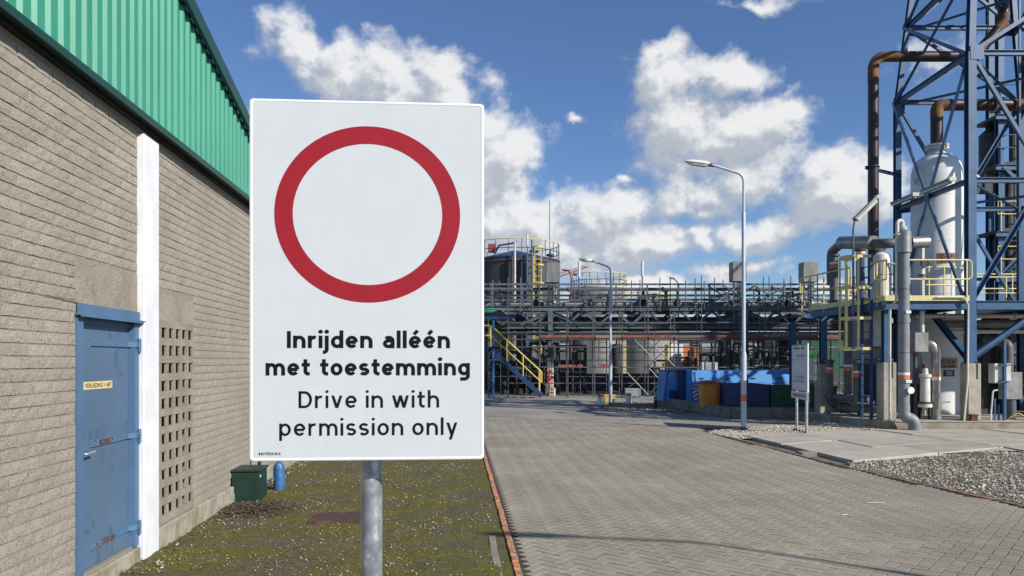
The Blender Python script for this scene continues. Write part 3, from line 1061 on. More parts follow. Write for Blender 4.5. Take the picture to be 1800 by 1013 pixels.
# ------------------------------------------------------------------ warehouse (left)
wh = thing('warehouse', 'grey brick warehouse with green corrugated gable and blue steel door', 'warehouse', (-2.7, 0, 0), TH)
T_END = 12.85
WTOP = 3.70
D0, D1, DZ0, DZ1 = 5.28, 6.31, .14, 2.03        # door opening along the wall
P0, P1 = 6.31, 6.63                               # white pilaster
V0_, V1_, VZ0, VZ1 = 6.63, 7.66, .20, 2.08        # vent screen
w = MB()
w.box(-.25, -.0075, -1, D0, 0, WTOP).box(-.25, -.0075, D0, D1, DZ1 + .4, WTOP).box(-.25, -.0075, P0, P1, 0, WTOP).box(-.25, -.0075, D0, D1, 0, DZ0)
w.box(-.25, -.0075, V1_, T_END, 0, WTOP).box(-.25, -.0075, V0_, V1_, 2.32, WTOP).box(-.25, -.0075, V0_, V1_, 0, VZ0)
w.box(-.25, -.16, D0, D1, DZ0, DZ1 + .4).box(-.25, -.16, V0_, V1_, VZ0, 2.32)
w.box(-8, -.25, T_END - .25, T_END, 0, WTOP)
wall = w.build('wall', M_MORTAR, wh, local=True, smooth=0)
MB().box(-.14, -.002, D0, D1, DZ1 + .002, DZ1 + .4).build('lintel', M_LINTEL, wh, local=True, smooth=0)
MB().box(-.16, -.003, V0_, V1_, VZ1, 2.32).build('lintel', M_LINTEL, wh, local=True, smooth=0)


def brick_template(seed):
    r = random.Random(seed)
    L, H = .19, .069
    vs, fs = [], []
    n, m = 4, 2
    for i in range(n + 1):
        for j in range(m + 1):
            e = (i in (0, n)) or (j in (0, m))
            vs.append((r.uniform(-.0032, -.0008) if e else r.uniform(-.0012, .0022), -L / 2 + L * i / n, -H / 2 + H * j / m + (r.uniform(-.002, .002) if j in (0, m) else 0)))
    idx = lambda i, j: i * (m + 1) + j
    for i in range(n):
        for j in range(m):
            fs.append((idx(i, j), idx(i + 1, j), idx(i + 1, j + 1), idx(i, j + 1)))
    ring = [idx(i, 0) for i in range(n + 1)] + [idx(n, j) for j in range(1, m + 1)] + [idx(i, m) for i in range(n - 1, -1, -1)] + [idx(0, j) for j in range(m - 1, 0, -1)]
    k = len(vs)
    for q in ring:
        vs.append((-.03, vs[q][1], vs[q][2]))
    for q in range(len(ring)):
        q2 = (q + 1) % len(ring)
        fs.append((ring[q2], ring[q], k + q, k + q2))
    return np.array(vs), fs


TB = [brick_template(40 + i) for i in range(6)]
bmeshes = []
for V0, F0 in TB:
    me = bpy.data.meshes.new('brick')
    me.from_pydata([tuple(v) for v in V0], [], F0)
    me.materials.append(M_BRICK)
    bmeshes.append(me)
bricks = []
row = 0
z = .20 + .04
while z < WTOP - .02:
    blocked = [(P0, P1)]
    if z < DZ1 + .42: blocked.append((D0, D1))
    if z < 2.35: blocked.append((V0_, V1_))
    blocked.sort()
    spans, a = [], 2.6
    for (b0, b1) in blocked:
        if b0 > a: spans.append((a, b0))
        a = max(a, b1)
    spans.append((a, T_END))
    shift = (row % 2) * .1 + random.uniform(-.03, .03)
    for (s0, s1) in spans:
        t = 2.6 + shift - .2
        while t < s1:
            a0, a1 = max(t, s0 + .004), min(t + .19, s1 - .004)
            if a1 - a0 > .025:
                bricks.append(((a0 + a1) / 2, z, (a1 - a0) / .19))
            t += .20
    z += .0805
    row += 1


def wall_y(t): return t * math.cos(TH)


cand = [b for b in bricks if b[2] > .97 and b[0] > 4.42 and abs(CAM_H - b[1]) < 10 and -380 < (b[1] - CAM_H) * 1300 / wall_y(b[0]) < 630]
cand.sort(key=lambda b: b[0])
nb = set(cand[:300])
for b in nb:
    o = link_mesh('brick', random.choice(bmeshes), None, wall)
    o.location = (random.uniform(-.002, .002), b[0], b[1])
groups = [[] for _ in TB]
for b in bricks:
    if b in nb: continue
    groups[random.randrange(len(TB))].append(mat4((random.uniform(-.002, .002), b[0], b[1]), 0, (1, b[2], 1)))
allx = sum(groups, [])
# two templates alternate so neighbours differ
half = len(allx) // 2
random.shuffle(allx)
batch('brickwork', TB[0], allx[:half], M_BRICK, wall)
batch('brickwork', TB[3], allx[half:], M_BRICK, wall)

MB().bbox(-.1, .045, P1 + .002, T_END + .02, -.3, .195, .012).build('foundation', M_FOUND, wh, local=True, smooth=0)
MB().bbox(-.1, .03, 4.0, P0 - .002, -.3, .125, .012).build('foundation', M_FOUND, wh, local=True, smooth=0)
pm_ = MB()
pm_.bbox(-.1, .055, P0 + .002, P1 - .002, -.2, 3.64, .008)
pil = pm_.build('pilaster', M_WHITEPAINT, wh, local=True, smooth=0)
# vent screen: courses and stubs
vs_ = MB().box(-.150, -.145, V0_, V1_, VZ0, VZ1).build('vent_screen', M_DARK, wh, local=True, smooth=0)  # dark sheet imitating the shaded void behind the holes
nrow, ncol = 11, 6
pr, pc = (VZ1 - VZ0) / (nrow + .42), (V1_ - V0_) / ncol
for k in range(nrow + 1):
    z0 = VZ0 + k * pr
    z1 = z0 + pr * .42
    MB().box(-.024, .001 + random.uniform(-.003, .003), V0_ + .002, V1_ - .002, z0, z1).build('vent_course', M_VENT, vs_, local=True, smooth=0)
    if k == nrow: break
    for c in range(ncol + 1):
        y0 = V0_ + .002 if c == 0 else V0_ + c * pc - pc * .19
        y1 = V1_ - .002 if c == ncol else V0_ + c * pc + pc * .19
        if c == 0: y1 = V0_ + pc * .1
        MB().box(-.022, -.001 + random.uniform(-.004, .002), y0, y1, z1 + .0015, z0 + pr - .0015).build('vent_stub', M_VENT, vs_, local=True, smooth=0)

# door
door = MB().box(-.075, -.045, D0 + .088, D1 - .088, DZ0 + .01, DZ1 - .03).build('door', M_DOOR, wh, local=True, smooth=0)
fr = MB()
fr.box(-.14, .012, D0 + .004, D0 + .085, DZ0, DZ1).box(-.14, .012, D1 - .085, D1 - .004, DZ0, DZ1)
fr.box(-.14, -.03, D0 + .085, D1 - .085, DZ1 - .055, DZ1 - .002)
fr.build('door_frame', M_FRAME, wh, local=True, smooth=0)
MB().box(-.044, .055, D0 - .02, D1 + .05, DZ1 + .0, DZ1 + .012).box(.045, .055, D0 - .02, D1 - .005, DZ1 - .012, DZ1).box(.012, .022, D0 - .005, D1 - .002, DZ1 + .012, DZ1 + .085).build('door_canopy', M_FRAME, wh, local=True, smooth=0)
for k, hz in enumerate((1.84, 1.075, .30)):
    h = MB()
    h.box(-.0445, -.032, D0 + .31, D1 - .09, hz - .024, hz + .024)
    h.add([], [])
    h.beam((-.036, D1 - .10, hz), (.022, D1 - .075, hz), .012, .046)
    h.box(.0125, .022, D1 - .08, D1 - .012, hz - .023, hz + .023)
    h.tube([(.026, D1 - .02, hz - .065), (.026, D1 - .02, hz + .05)], .013, 8)
    for q in range(4):
        h.tube([(-.033, D0 + .345 + q * .12, hz), (-.026, D0 + .345 + q * .12, hz)], .009, 6)
    hg = h.build('hinge', M_HINGE if k else M_FRAME, door, local=True, smooth=30)
    if k:
        MB().box(-.0315, -.0300, D0 + .38 + .04 * k, D0 + .55 + .06 * k, hz - .018, hz + .020).build('rust_patch', M_RUST, door, local=True, smooth=0)
        MB().box(.022, .030, D1 - .035, D1 - .004, hz - .03, hz + .012).build('rust_patch', M_RUST, door, local=True, smooth=0)
        r2 = random.Random(k)
        for q in range(4):
            y = D0 + .40 + q * .085 + r2.uniform(-.02, .02)
            L = r2.uniform(.07, .30 if k == 1 else .14)
            wd = r2.uniform(.005, .012)
            MB().add([(-.0440, y - wd, hz - .026), (-.0440, y + wd, hz - .026), (-.0440, y + wd * .2, hz - .026 - L), (-.0440, y - wd * .2, hz - .026 - L)], [(0, 1, 2, 3)]).build('rust_streak', M_STREAK, door, local=True, smooth=0)
hd = MB().tube([(-.045, D0 + .13, 1.02), (.012, D0 + .13, 1.02), (.014, D0 + .25, 1.025)], .009, 8, .012)
hd.box(-.0448, -.040, D0 + .108, D0 + .15, .90, 1.06)
hd.build('door_handle', M_GALV, door, local=True)
pl = MB().box(-.0448, -.0435, D0 + .20, D0 + .66, 1.487, 1.545).build('door_plate', M_LABELY, door, local=True, smooth=0)
WM = RM[wh.name]
Xd = (WM.to_3x3() @ V(0, 1, 0))
text_part('lettering', 'VERLADING = 407', M_BLACK, door, WM @ V(-.0432, D0 + .222, 1.499), Xd, (0, 0, 1), .42, .034, bold=.008)

# gable: corrugated sheets, flashing, bargeboard
CZ0 = 3.755


def gz(t): return 3.72 + .251 * (T_END - t)


PITCH = .155
t = 2.2
rib = [(0, 0.0), (.062, 0.0), (.086, .024), (.128, .024), (.155, 0.0)]
sheet_i = 0
while t < T_END - .35:
    n = 6
    vs, fs = [], []
    prof = []
    for k in range(n):
        for (a, b) in rib[:-1]:
            tt = t + k * PITCH + a
            if tt <= T_END - .1: prof.append((tt, b))
    prof.append((min(t + n * PITCH, T_END - .1), 0.0))
    for (tt, b) in prof:
        vs.append((.075 + b, tt, CZ0)); vs.append((.075 + b, tt, max(CZ0 + .01, gz(tt) - .02)))
    fs = [(2 * i, 2 * i + 2, 2 * i + 3, 2 * i + 1) for i in range(len(prof) - 1)]
    MB().add(vs, fs).build('cladding_sheet', M_GREEN, wh, local=True, smooth=0)
    t += n * PITCH
MB().box(-.24, .03, 1.5, T_END, WTOP + .005, CZ0 - .01).build('wall_plate', M_DARK, wh, local=True, smooth=0)
fl = MB()
fl.box(.03, .128, 1.5, T_END - .02, CZ0 - .016, CZ0 - .004)
fl.box(.119, .128, 1.5, T_END - .02, CZ0 - .045, CZ0 - .0165)
fl.box(.117, .124, 1.5, T_END - .02, CZ0 - .0035, CZ0 + .012)
fl.build('drip_flashing', M_DKGREEN, wh, local=True, smooth=0)
bb = MB()
for (xa, xb, lo, hi) in [(.128, .165, -.075, .085), (.06, .127, .045, .085)]:
    pr_ = [(t_, gz(t_) + d) for t_, d in ((1.0, lo), (T_END + .05, lo), (T_END + .05, hi), (1.0, hi))]
    bb.add([(xa, a, b) for a, b in pr_] + [(xb, a, b) for a, b in pr_], [(0, 1, 2, 3), (7, 6, 5, 4), (0, 4, 5, 1), (1, 5, 6, 2), (2, 6, 7, 3), (3, 7, 4, 0)])
bb.build('bargeboard', M_DKGREEN, wh, local=True, smooth=0)
rf = MB()
q = [(-12, gz(-12)), (T_END + .05, gz(T_END + .05)), (T_END + .05, gz(T_END + .05) + .04), (-12, gz(-12) + .04)]
q = [(-1, gz(-1)), (T_END + .05, gz(T_END + .05)), (T_END + .05, gz(T_END + .05) + .043), (-1, gz(-1) + .043)]
rf.add([(.058, a, b) for a, b in q] + [(-14, a, b) for a, b in q], [(0, 1, 2, 3), (7, 6, 5, 4), (0, 4, 5, 1), (1, 5, 6, 2), (2, 6, 7, 3), (3, 7, 4, 0)])
rf.build('roof', M_ROOF, wh, local=True, smooth=0)
# dark backing sheet behind the ribs, up to the bargeboard
MB().add([(.072, 1.5, CZ0), (.072, T_END - .1, CZ0), (.072, T_END - .1, CZ0 + .005), (.072, 1.5, gz(1.5) - .03)], [(0, 1, 2, 3)]).build('gable_backing', M_DARK, wh, local=True, smooth=0)
# cable along the wall over the door
MB().tube([(.004, 4.8, 2.135), (.004, 5.1, 2.125), (.008, D0 + .05, 2.118)], .003, 6).build('wall_cable', M_CABGREY, wh, local=True)

# ------------------------------------------------------------------ entry sign
SG = math.atan2(.042, .587)
sg = thing('road_sign', 'large white no-entry permission sign with red ring on galvanised pole', 'road sign', (-.658, 1.85, 0), SG)
SMt = RM[sg.name]
SW, S0, S1 = .588, 1.448, 2.359


def rrect(w0, w1, z0, z1, r, n=4):
    pts = []
    for (cx, cz, a0) in ((w1 - r, z0 + r, -90), (w1 - r, z1 - r, 0), (w0 + r, z1 - r, 90), (w0 + r, z0 + r, 180)):
        for k in range(n + 1):
            a = R(a0 + 90 * k / n)
            pts.append((cx + r * math.cos(a), cz + r * math.sin(a)))
    return pts


def ring_shell(mb, loops):
    n = len(loops[0])
    vs = [p for l in loops for p in l]
    fs = []
    for i in range(len(loops) - 1):
        for k in range(n):
            fs.append((i * n + k, i * n + (k + 1) % n, (i + 1) * n + (k + 1) % n, (i + 1) * n + k))
    mb.add(vs, fs)


lp = lambda inset, y, r: [(x, y, z_) for x, z_ in rrect(inset, SW - inset, S0 + inset, S1 - inset, r)]
sp = MB()
ring_shell(sp, [lp(.0082, .0013, .008), lp(.0070, .0002, .008), lp(.004, .000, .009), lp(.0012, .0016, .009), lp(0, .006, .009), lp(0, .026, .009), lp(.012, .026, .004), lp(.012, .008, .004)])
panel = sp.build('sign_panel', M_SIGNEDGE, sg, local=True, smooth=40)
MB().add([(x, .0012, z_) for x, z_ in rrect(.0080, SW - .0080, S0 + .0080, S1 - .0080, .008)], [tuple(range(20))]).build('sheeting', M_SIGNFACE, panel, local=True, smooth=0)
MB().add([(x, .0085, z_) for x, z_ in rrect(.0122, SW - .0122, S0 + .0122, S1 - .0122, .004)], [tuple(range(20))]).build('back_plate', M_GALV, panel, local=True, smooth=0)
rg = MB()
n = 96
cx, cz = .2945, 2.0712
vs = []
for k in range(n):
    a = 2 * math.pi * k / n
    vs += [(cx + .2326 * math.cos(a), .0007, cz + .2232 * math.sin(a)), (cx + .1872 * math.cos(a), .0007, cz + .1785 * math.sin(a))]
rg.add(vs, [(2 * k, 2 * ((k + 1) % n), 2 * ((k + 1) % n) + 1, 2 * k + 1) for k in range(n)])
rg.build('red_ring', M_SIGNRED, panel, local=True, smooth=0)


def s_of(px):
    r = (px - 900) / 1300
    return (r * 1.85 + .658) / (.9975 - r * .0714)


def z_of(py, px):
    return CAM_H - (py - 635) / 1300 * (1.85 + .0714 * s_of(px))


XS = SMt.to_3x3() @ V(1, 0, 0)
for (s, x0, x1, base, cap, bold) in [('Inrijden alléén', 504.5, 791, 612, 29.5, .026), ('met toestemming', 467, 826, 660, 29.5, .028),
                                     ('Drive in with', 525, 772, 717, 29.5, .013), ('permission only', 491, 804, 765.5, 29.5, .013), ('B.K17723.D.AV.5', 455, 493, 800, 4.2, .03)]:
    a, b = s_of(x0), s_of(x1)
    zb = z_of(base, (x0 + x1) / 2)
    capm = cap / 1300 * 1.87
    if cap > 10:
        stroke_text(s, M_BLACK, panel, SMt @ V(a, .0004, zb), XS, (0, 0, 1), b - a, capm, .200 if bold > .02 else .142, .125 if bold > .02 else .165)
        continue
    text_part('lettering', s, M_BLACK, panel, SMt @ V(a, .0006, zb), XS, (0, 0, 1), b - a, capm, bold=bold, depth=0.0002, spacing=1.06 if cap > 10 else 1.1)
# rails, clamps and the pole
pc_ = V(-.373, 1.963, 0)
pl_ = SMt.inverted() @ pc_
for zz in (1.62, 2.19):
    MB().box(.06, SW - .06, .0265, .042, zz - .02, zz + .02).build('rail', M_GALV, panel, local=True, smooth=0)
    MB().tube(circle3((pl_.x, pl_.y, zz), (0, 0, 1), .033, 20), .006, 6, closed=True).box(pl_.x - .045, pl_.x + .045, .0425, .052, zz - .018, zz + .018).build('clamp', M_GALV, sg, local=True)
pole = MB().tube([pc_ + V(0, 0, -.4), pc_ + V(0, 0, 2.3)], .0284, 32).build('pole', M_POLE, sg)
MB().tube([pc_ + V(0, 0, 2.3), pc_ + V(0, 0, 2.315)], .030, 24).build('pole_cap', M_BLKPL, sg)

# ------------------------------------------------------------------ cabinet, gas cylinder, conduit by the warehouse
cb = thing('electrical_cabinet', 'dark green metal cabinet standing against the warehouse wall', 'cabinet', (-3.22, 9.12, 0), TH)
MB().bbox(-.17, .14, -.20, .22, .0, .36, .006).build('body', M_CABGREEN, cb, local=True)
MB().bbox(-.185, .16, -.215, .235, .362, .39, .006).build('lid', M_CABGREEN, cb, local=True)
MB().bbox(.1405, .147, -.17, .19, .03, .34, .003).build('door', M_CABGREEN, cb, local=True)
MB().tube([(.147, .12, .19), (.156, .12, .19)], .012, 10).build('lock', M_BLKPL, cb, local=True)
MB().box(.1475, .1482, -.15, -.10, .29, .315).build('sticker', M_BANDW, cb, local=True, smooth=0)
MB().box(-.155, -.12, -.235, -.201, .12, .30).build('side_box', M_CABGREEN, cb, local=True, smooth=0)
gc = thing('gas_cylinder', 'scuffed blue gas cylinder standing by the brick wall', 'gas cylinder', (-3.06, 9.72, 0))
gcx, gcy = -3.06, 9.72
MB().lathe([(.055, .0), (.072, .015), (.074, .05), (.074, .28), (.068, .325), (.048, .36), (.030, .375)], gcx, gcy, 24).build('body', M_GASBLUE, gc)
MB().lathe([(.030, .376), (.030, .40), (.040, .402), (.040, .47), (.032, .485)], gcx, gcy, 16).build('valve_guard', M_GASBLUE, gc)
MB().tube([(gcx - .04, gcy - .075, .17), (gcx - .09, gcy - .085, .16), (gcx - .1, gcy - .08, .13)], .014, 8).build('side_tap', M_GASBLUE, gc)
cd = thing('conduit_pipe', 'black conduit rising up brick wall between cabinet and gas cylinder', 'pipe', (-3.33, 9.75, 0))
MB().tube([(-3.30, 9.66, 0), (-3.30, 9.66, .55), (-3.30, 9.66, 1.5)], .022, 8).build('tube', M_BLKPL, cd)
MB().box(-3.345, -3.265, 9.635, 9.685, .26, .30).build('bracket', M_BLKPL, cd, smooth=0)

# ------------------------------------------------------------------ lamp posts


def lamp(label, x, y, top, arm, lower=1.85, r0=.068, r1=.047, band=True, group='street lamps along the road'):
    t = thing('street_lamp', label, 'street lamp', (x, y, 0), 0, group)
    MB().lathe([(r0, -.2), (r0, lower), (r1 + .004, lower + .07), (r1, lower + .08)], x, y, 20).build('lower_pole', M_LAMPPOST, t)
    MB().lathe([(r0 + .003, 0), (r0 + .003, .10)], x, y, 20).build('base_sleeve', M_NAVY, t)
    if band: MB().lathe([(r0 + .0025, .72), (r0 + .0025, .88)], x, y, 20).build('orange_band', M_ORANGE, t)
    MB().lathe([(r1, lower + .05), (r1, top - 1.15), (r1 * .72, top - 1.12)], x, y, 16).build('upper_pole', M_LAMPPOST, t)
    ptube('arm', M_LAMPPOST, t, [V(x, y, top - 1.15), V(x, y, top - .22), V(x - arm * .55, y - .02, top + .02)], r1 * .66, 10, .22)
    hx = x - arm * .53
    a, b = V(hx, y, top + .015), V(x - arm, y, top + .10)
    d = (b - a).normalized()
    MB().tube([a - d * .05, a + d * .16], .045, 10).build('neck', M_DGREY, t)
    mb = MB()
    for (f, wd, hi, lo) in ((.13, .06, .05, -.05), (.22, .09, .065, -.055), (.80, .095, .06, -.05), (1.0, .06, .035, -.035)):
        p = a + (b - a) * f
        mb.v += [p + V(0, -wd, 0), p + V(0, -wd * .7, hi), p + V(0, wd * .7, hi), p + V(0, wd, 0)]
    for i in range(3):
        for k in range(3):
            mb.f.append((i * 4 + k, i * 4 + k + 1, i * 4 + 4 + k + 1, i * 4 + 4 + k))
        mb.f.append((i * 4 + 3, i * 4, i * 4 + 4, i * 4 + 7))
    mb.f += [(0, 1, 2, 3), (12, 13, 14, 15)]
    mb.build('lamp_head', M_OFFW, t)
    mb = MB()
    for (f, wd, lo) in ((.2, .08, -.035), (.3, .082, -.065), (.75, .082, -.06), (.93, .06, -.03)):
        p = a + (b - a) * f
        mb.v += [p + V(0, -wd, -.004), p + V(0, -wd * .7, lo), p + V(0, wd * .7, lo), p + V(0, wd, -.004)]
    for i in range(3):
        for k in range(3):
            mb.f.append((i * 4 + k, i * 4 + k + 1, i * 4 + 4 + k + 1, i * 4 + 4 + k))
    mb.f += [(0, 1, 2, 3), (8 + 4, 13, 14, 15)]
    mb.build('diffuser', M_GLASS, t)
    return t


lamp('tall street lamp with orange band standing in pale gravel, nearest in view', 5.67, 18.1, 6.48, 1.42)
lamp('street lamp in the brown gravel island between orange-topped bollards', 3.82, 28.7, 5.55, 1.22, lower=1.9, band=False)
lamp('farthest street lamp rising behind the bright blue skip', 9.0, 40.0, 6.15, .5, lower=1.9, band=False)
lamp('street lamp beside the camera throwing its shadow over the pavers', 10.0, .75, 6.4, 1.6)

# ------------------------------------------------------------------ gravel areas and slabs on the right
G1 = [gp(*p) for p in [(1243, 761), (1256, 757), (1300, 752), (1345, 749), (1400, 746), (1440, 746), (1530, 753), (1430, 765), (1330, 770), (1298, 772)]]
G2 = [gp(1490, 813), gp(1600, 805), gp(1730, 794), V(12.5, 13.9, 0), V(14, 9, 0), V(8.6, 5.6, 0), V(6.85, 5.6, 0), V(6.10, 8.67, 0), V(5.63, 10.89, 0), V(5.45, 11.9, 0)]
G3 = [gp(*p) for p in [(1028, 716), (1050, 709.5), (1100, 707.5), (1150, 709), (1185, 716), (1245, 724), (1200, 727), (1120, 722)]]
G4 = [gp(*p) for p in [(1420, 738), (1440, 736), (1552, 756), (1530, 757), (1440, 747)]]
gpoly = lambda P: [(p.x, p.y) for p in P]
for P in (G1, G2, G3, G4):
    MB().sheet(gpoly(P), -.004).build('gravel_bed', M_DIRT, smooth=0, kind='structure')
stones('gravel', gpoly(G1), 5200, .014, .036, M_STONE, .0)
stones('gravel', gpoly(G4), 1500, .014, .036, M_STONE, .01)


def g2w(Q):
    return np.array([.35 + .65 * max(0, min(1, .6 + 1.5 * mnoise.noise(V(q[0] * .9, q[1] * .9, 2)))) for q in Q])


stones('gravel', gpoly(G2), 15000, .010, .030, M_STONE, .0, weight=g2w)
stones('gravel', gpoly(G2), 6000, .008, .024, M_DSTONE, -.002)
stones('gravel', gpoly(G3), 2600, .014, .04, M_DSTONE, .0)

slabs = thing('slab_pavement', None, None)
MB().sheet([(5.9, 12.9), (5.6, 16.4), (6.9, 16.9), (8.9, 18.3), (20, 18.35), (20, 13.9), (9.2, 14)], .004).build('slab_bed', M_SLAB, None, smooth=0, kind='structure')
slabs['kind'] = 'structure'
E0 = [V(5.22, 16.75, 0), V(5.45, 14.95, 0), V(5.60, 13.65, 0), V(5.74, 12.45, 0)]
DX = V(1.65, .80, 0)


def slab(a, b, c, d, z=.024):
    cen = (a + b + c + d) / 4
    f = lambda p: p + (cen - p).normalized() * .016
    q = [f(p) for p in (a, b, c, d)]
    dz = [z + random.uniform(-.006, .006) for _ in q]
    top = [V(p.x, p.y, e) for p, e in zip(q, dz)]
    t2 = [p + (cen - p).normalized() * .012 - V(0, 0, 0) for p in top]
    lowr = [V(p.x, p.y, e - .012) for p, e in zip(q, dz)]
    bot = [V(p.x, p.y, -.05) for p in q]
    vs = t2 + lowr + bot
    for p in t2[:4]: pass
    t2z = [V(p.x, p.y, e) for p, e in zip(t2, dz)]
    vs = t2z + lowr + bot
    fs = [(0, 1, 2, 3)] + [(4 + i, 4 + (i + 1) % 4, (i + 1) % 4, i) for i in range(4)] + [(8 + i, 8 + (i + 1) % 4, 4 + (i + 1) % 4, 4 + i) for i in range(4)]
    MB().add(vs, fs).build('concrete_slab', M_SLAB, slabs, smooth=0)


def slabrow(r, x0, ends, slope=.52):
    """one diagonal course of slabs between left-edge points r and r+1"""
    a, b = E0[r], E0[r + 1]
    P = lambda base, x: V(x, base.y + (x - base.x) * slope, 0)
    xs = [None] + ends
    for i in range(len(xs) - 1):
        xa = xs[i]; xb = xs[i + 1]
        la = a if xa is None else P(a, xa - .06)
        lb = b if xa is None else P(b, xa + .06)
        ra, rb = P(a, xb - .06), P(b, xb + .06)
        if min(ra.y, rb.y) > 21: break
        slab(la, ra, rb, lb)


slabrow(0, 0, [6.75, 8.6])
slabrow(1, 0, [6.95, 9.2, 11.3])
slabrow(2, 0, [7.75, 9.45, 11.4])
# further slabs right of the long joint, towards the plinth
for (a, b, c, d) in [((8.85, 18.35), (11.6, 18.35), (11.8, 16.6), (9.15, 16.9)), ((11.65, 18.35), (14.5, 18.35), (14.6, 16.4), (11.85, 16.6)), ((9.25, 16.8), (12.2, 16.5), (12.4, 14.9), (9.55, 14.8)),
                     ((12.25, 16.5), (15, 16.3), (15.2, 14.6), (12.45, 14.85)), ((14.6, 18.35), (18, 18.35), (18.2, 16.3), (14.7, 16.4)), ((9.6, 14.7), (12.4, 14.8), (12.2, 13.9), (9.6, 13.75))]:
    slab(V(*a, 0), V(*b, 0), V(*c, 0), V(*d, 0))
# drain hole / kerb piece at the slab corner
dk = gp(1420, 797)
MB().bbox(dk.x - .18, dk.x + .1, dk.y - .18, dk.y + .12, -.05, .03, .01).build('broken_kerb_block', M_KERBSTONE, slabs, smooth=0)

# ------------------------------------------------------------------ plinth and pedestals of the process plant
pln = thing('concrete_plinth', 'low stained concrete plinth carrying the blue process plant', 'plinth')
MB().add(*(lambda poly: ([(x, y, -.05) for x, y in poly] + [(x, y, .185) for x, y in poly], [(0, 1, 2, 3, 4), (5, 6, 7, 8, 9)] + [(i, (i + 1) % 5, 5 + (i + 1) % 5, 5 + i) for i in range(5)]))([(9.25, 18.4), (26, 18.4), (26, 32), (8.3, 32), (8.42, 21.5)])).build('slab_body', M_PLINTH, pln, smooth=0)
MB().add(*(lambda poly: ([(x, y, .187) for x, y in poly] + [(x, y, .205) for x, y in poly], [(0, 1, 2, 3, 4), (5, 6, 7, 8, 9)] + [(i, (i + 1) % 5, 5 + (i + 1) % 5, 5 + i) for i in range(5)]))([(9.23, 18.38), (26, 18.38), (26, 32), (8.28, 32), (8.40, 21.5)])).build('capping', M_CONC, pln, smooth=0)
ZP = .207
PGRP = 'concrete pedestals under the blue steel'


def pedestal(x0, x1, y0, y1, top, lab):
    t = thing('concrete_pedestal', lab, 'pedestal', ((x0 + x1) / 2, (y0 + y1) / 2, ZP), 0, PGRP)
    MB().bbox(x0, x1, y0, y1, ZP - .0, top, .015).build('block', M_CONC, t, smooth=0)
    cx, cy = (x0 + x1) / 2, (y0 + y1) / 2
    MB().box(cx - .14, cx + .14, cy - .14, cy + .14, top + .001, top + .02).build('base_plate', M_STEEL, t, smooth=0)
    for sx in (-1, 1):
        MB().tube([(cx + sx * .10, cy - .10, top + .02), (cx + sx * .10, cy - .10, top + .065)], .012, 6).build('anchor_bolt', M_RUST, t)
    MB().tube([(x1 - .10, y0 - .012, top - .38), (x1 - .10, y0 - .012, top + .02), (x1 - .10, y0 + .06, top + .06), (x1 - .05, y0 + .08, top + .09)], .011, 6, .03).build('earth_cable', M_DGREY, t)
    return t


pedestal(11.46, 11.79, 18.58, 18.92, 1.64, 'concrete pedestal under the main front leg of the lattice tower')
pedestal(9.33, 9.66, 18.58, 18.95, 1.66, 'concrete pedestal just left of the thick grey downpipe')
pedestal(8.83, 9.16, 21.2, 21.6, 1.62, 'shaded concrete pedestal behind the information board, left end')
pedestal(15.2, 15.5, 18.58, 18.92, 1.64, 'concrete pedestal under the right front tower leg, outside frame')

# ------------------------------------------------------------------ lattice tower
tw = thing('lattice_tower', 'tall blue steel lattice tower around the white absorber column', 'tower', (13.4, 20.4, ZP))
TY0, TY1 = 18.72, 22.3


def leg(n, z):
    k = max(0, z - 9.5)
    if n == 'F': return V(11.60 + .03 * k, TY0, z)
    if n == 'L': return V(11.62 + .132 * k, TY1, z)
    if n == 'FR': return V(15.35 - .10 * k, TY0, z)
    return V(15.35 - .08 * k, TY1, z)


BOT = {'F': 1.66, 'L': ZP, 'FR': 1.66, 'BR': ZP}
ZT = 19.0
for n in ('F', 'L', 'FR', 'BR'):
    s = .20 if n in ('F',) else .17
    m = M_STEEL
    phb('tower_leg', m, tw, leg(n, BOT[n]), leg(n, 9.5), s, s, .02, up=(0, 1, 0))
    phb('tower_leg', m, tw, leg(n, 9.503), leg(n, ZT), s * .82, s * .82, .018, up=(0, 1, 0))
LV = [6.28, 9.5, 11.75, 14.2, 16.8]
FACES = [('F', 'L'), ('F', 'FR'), ('L', 'BR'), ('FR', 'BR')]
for z in LV:
    for a, b in FACES:
        phb('horizontal_beam', M_STEEL, tw, leg(a, z), leg(b, z), .10, .13, .014)
    pang('plan_brace', M_STEEL, tw, leg('L', z) + V(.05, -.05, -.10), leg('FR', z) + V(-.05, .05, -.10), .075)
    pang('plan_brace', M_STEEL, tw, leg('F', z) + V(.05, .05, -.02), leg('BR', z) + V(-.05, -.05, -.02), .075)
ZL = [3.2] + [9.5] + LV[2:]
for i in range(len(ZL) - 1):
    z0, z1 = ZL[i], ZL[i + 1]
    for a, b in FACES:
        o1 = V(-.075 if (a, b) == ('F', 'L') else 0, 0, 0)
        sgn = -1 if (a, b) in (('F', 'L'), ('F', 'FR')) else 1
        off = V(sgn * .05, 0, 0) if (a, b) in (('F', 'L'), ('FR', 'BR')) else V(0, sgn * .05, 0)
        if (a, b) == ('F', 'L'): off = V(-.10, 0, 0)
        pang('diagonal_brace', M_STEEL, tw, leg(a, z0) + off, leg(b, z1) + off, .10, .014)
        pang('diagonal_brace', M_STEEL, tw, leg(b, z0) + off * .55, leg(a, z1) + off * .55, .085, .014)
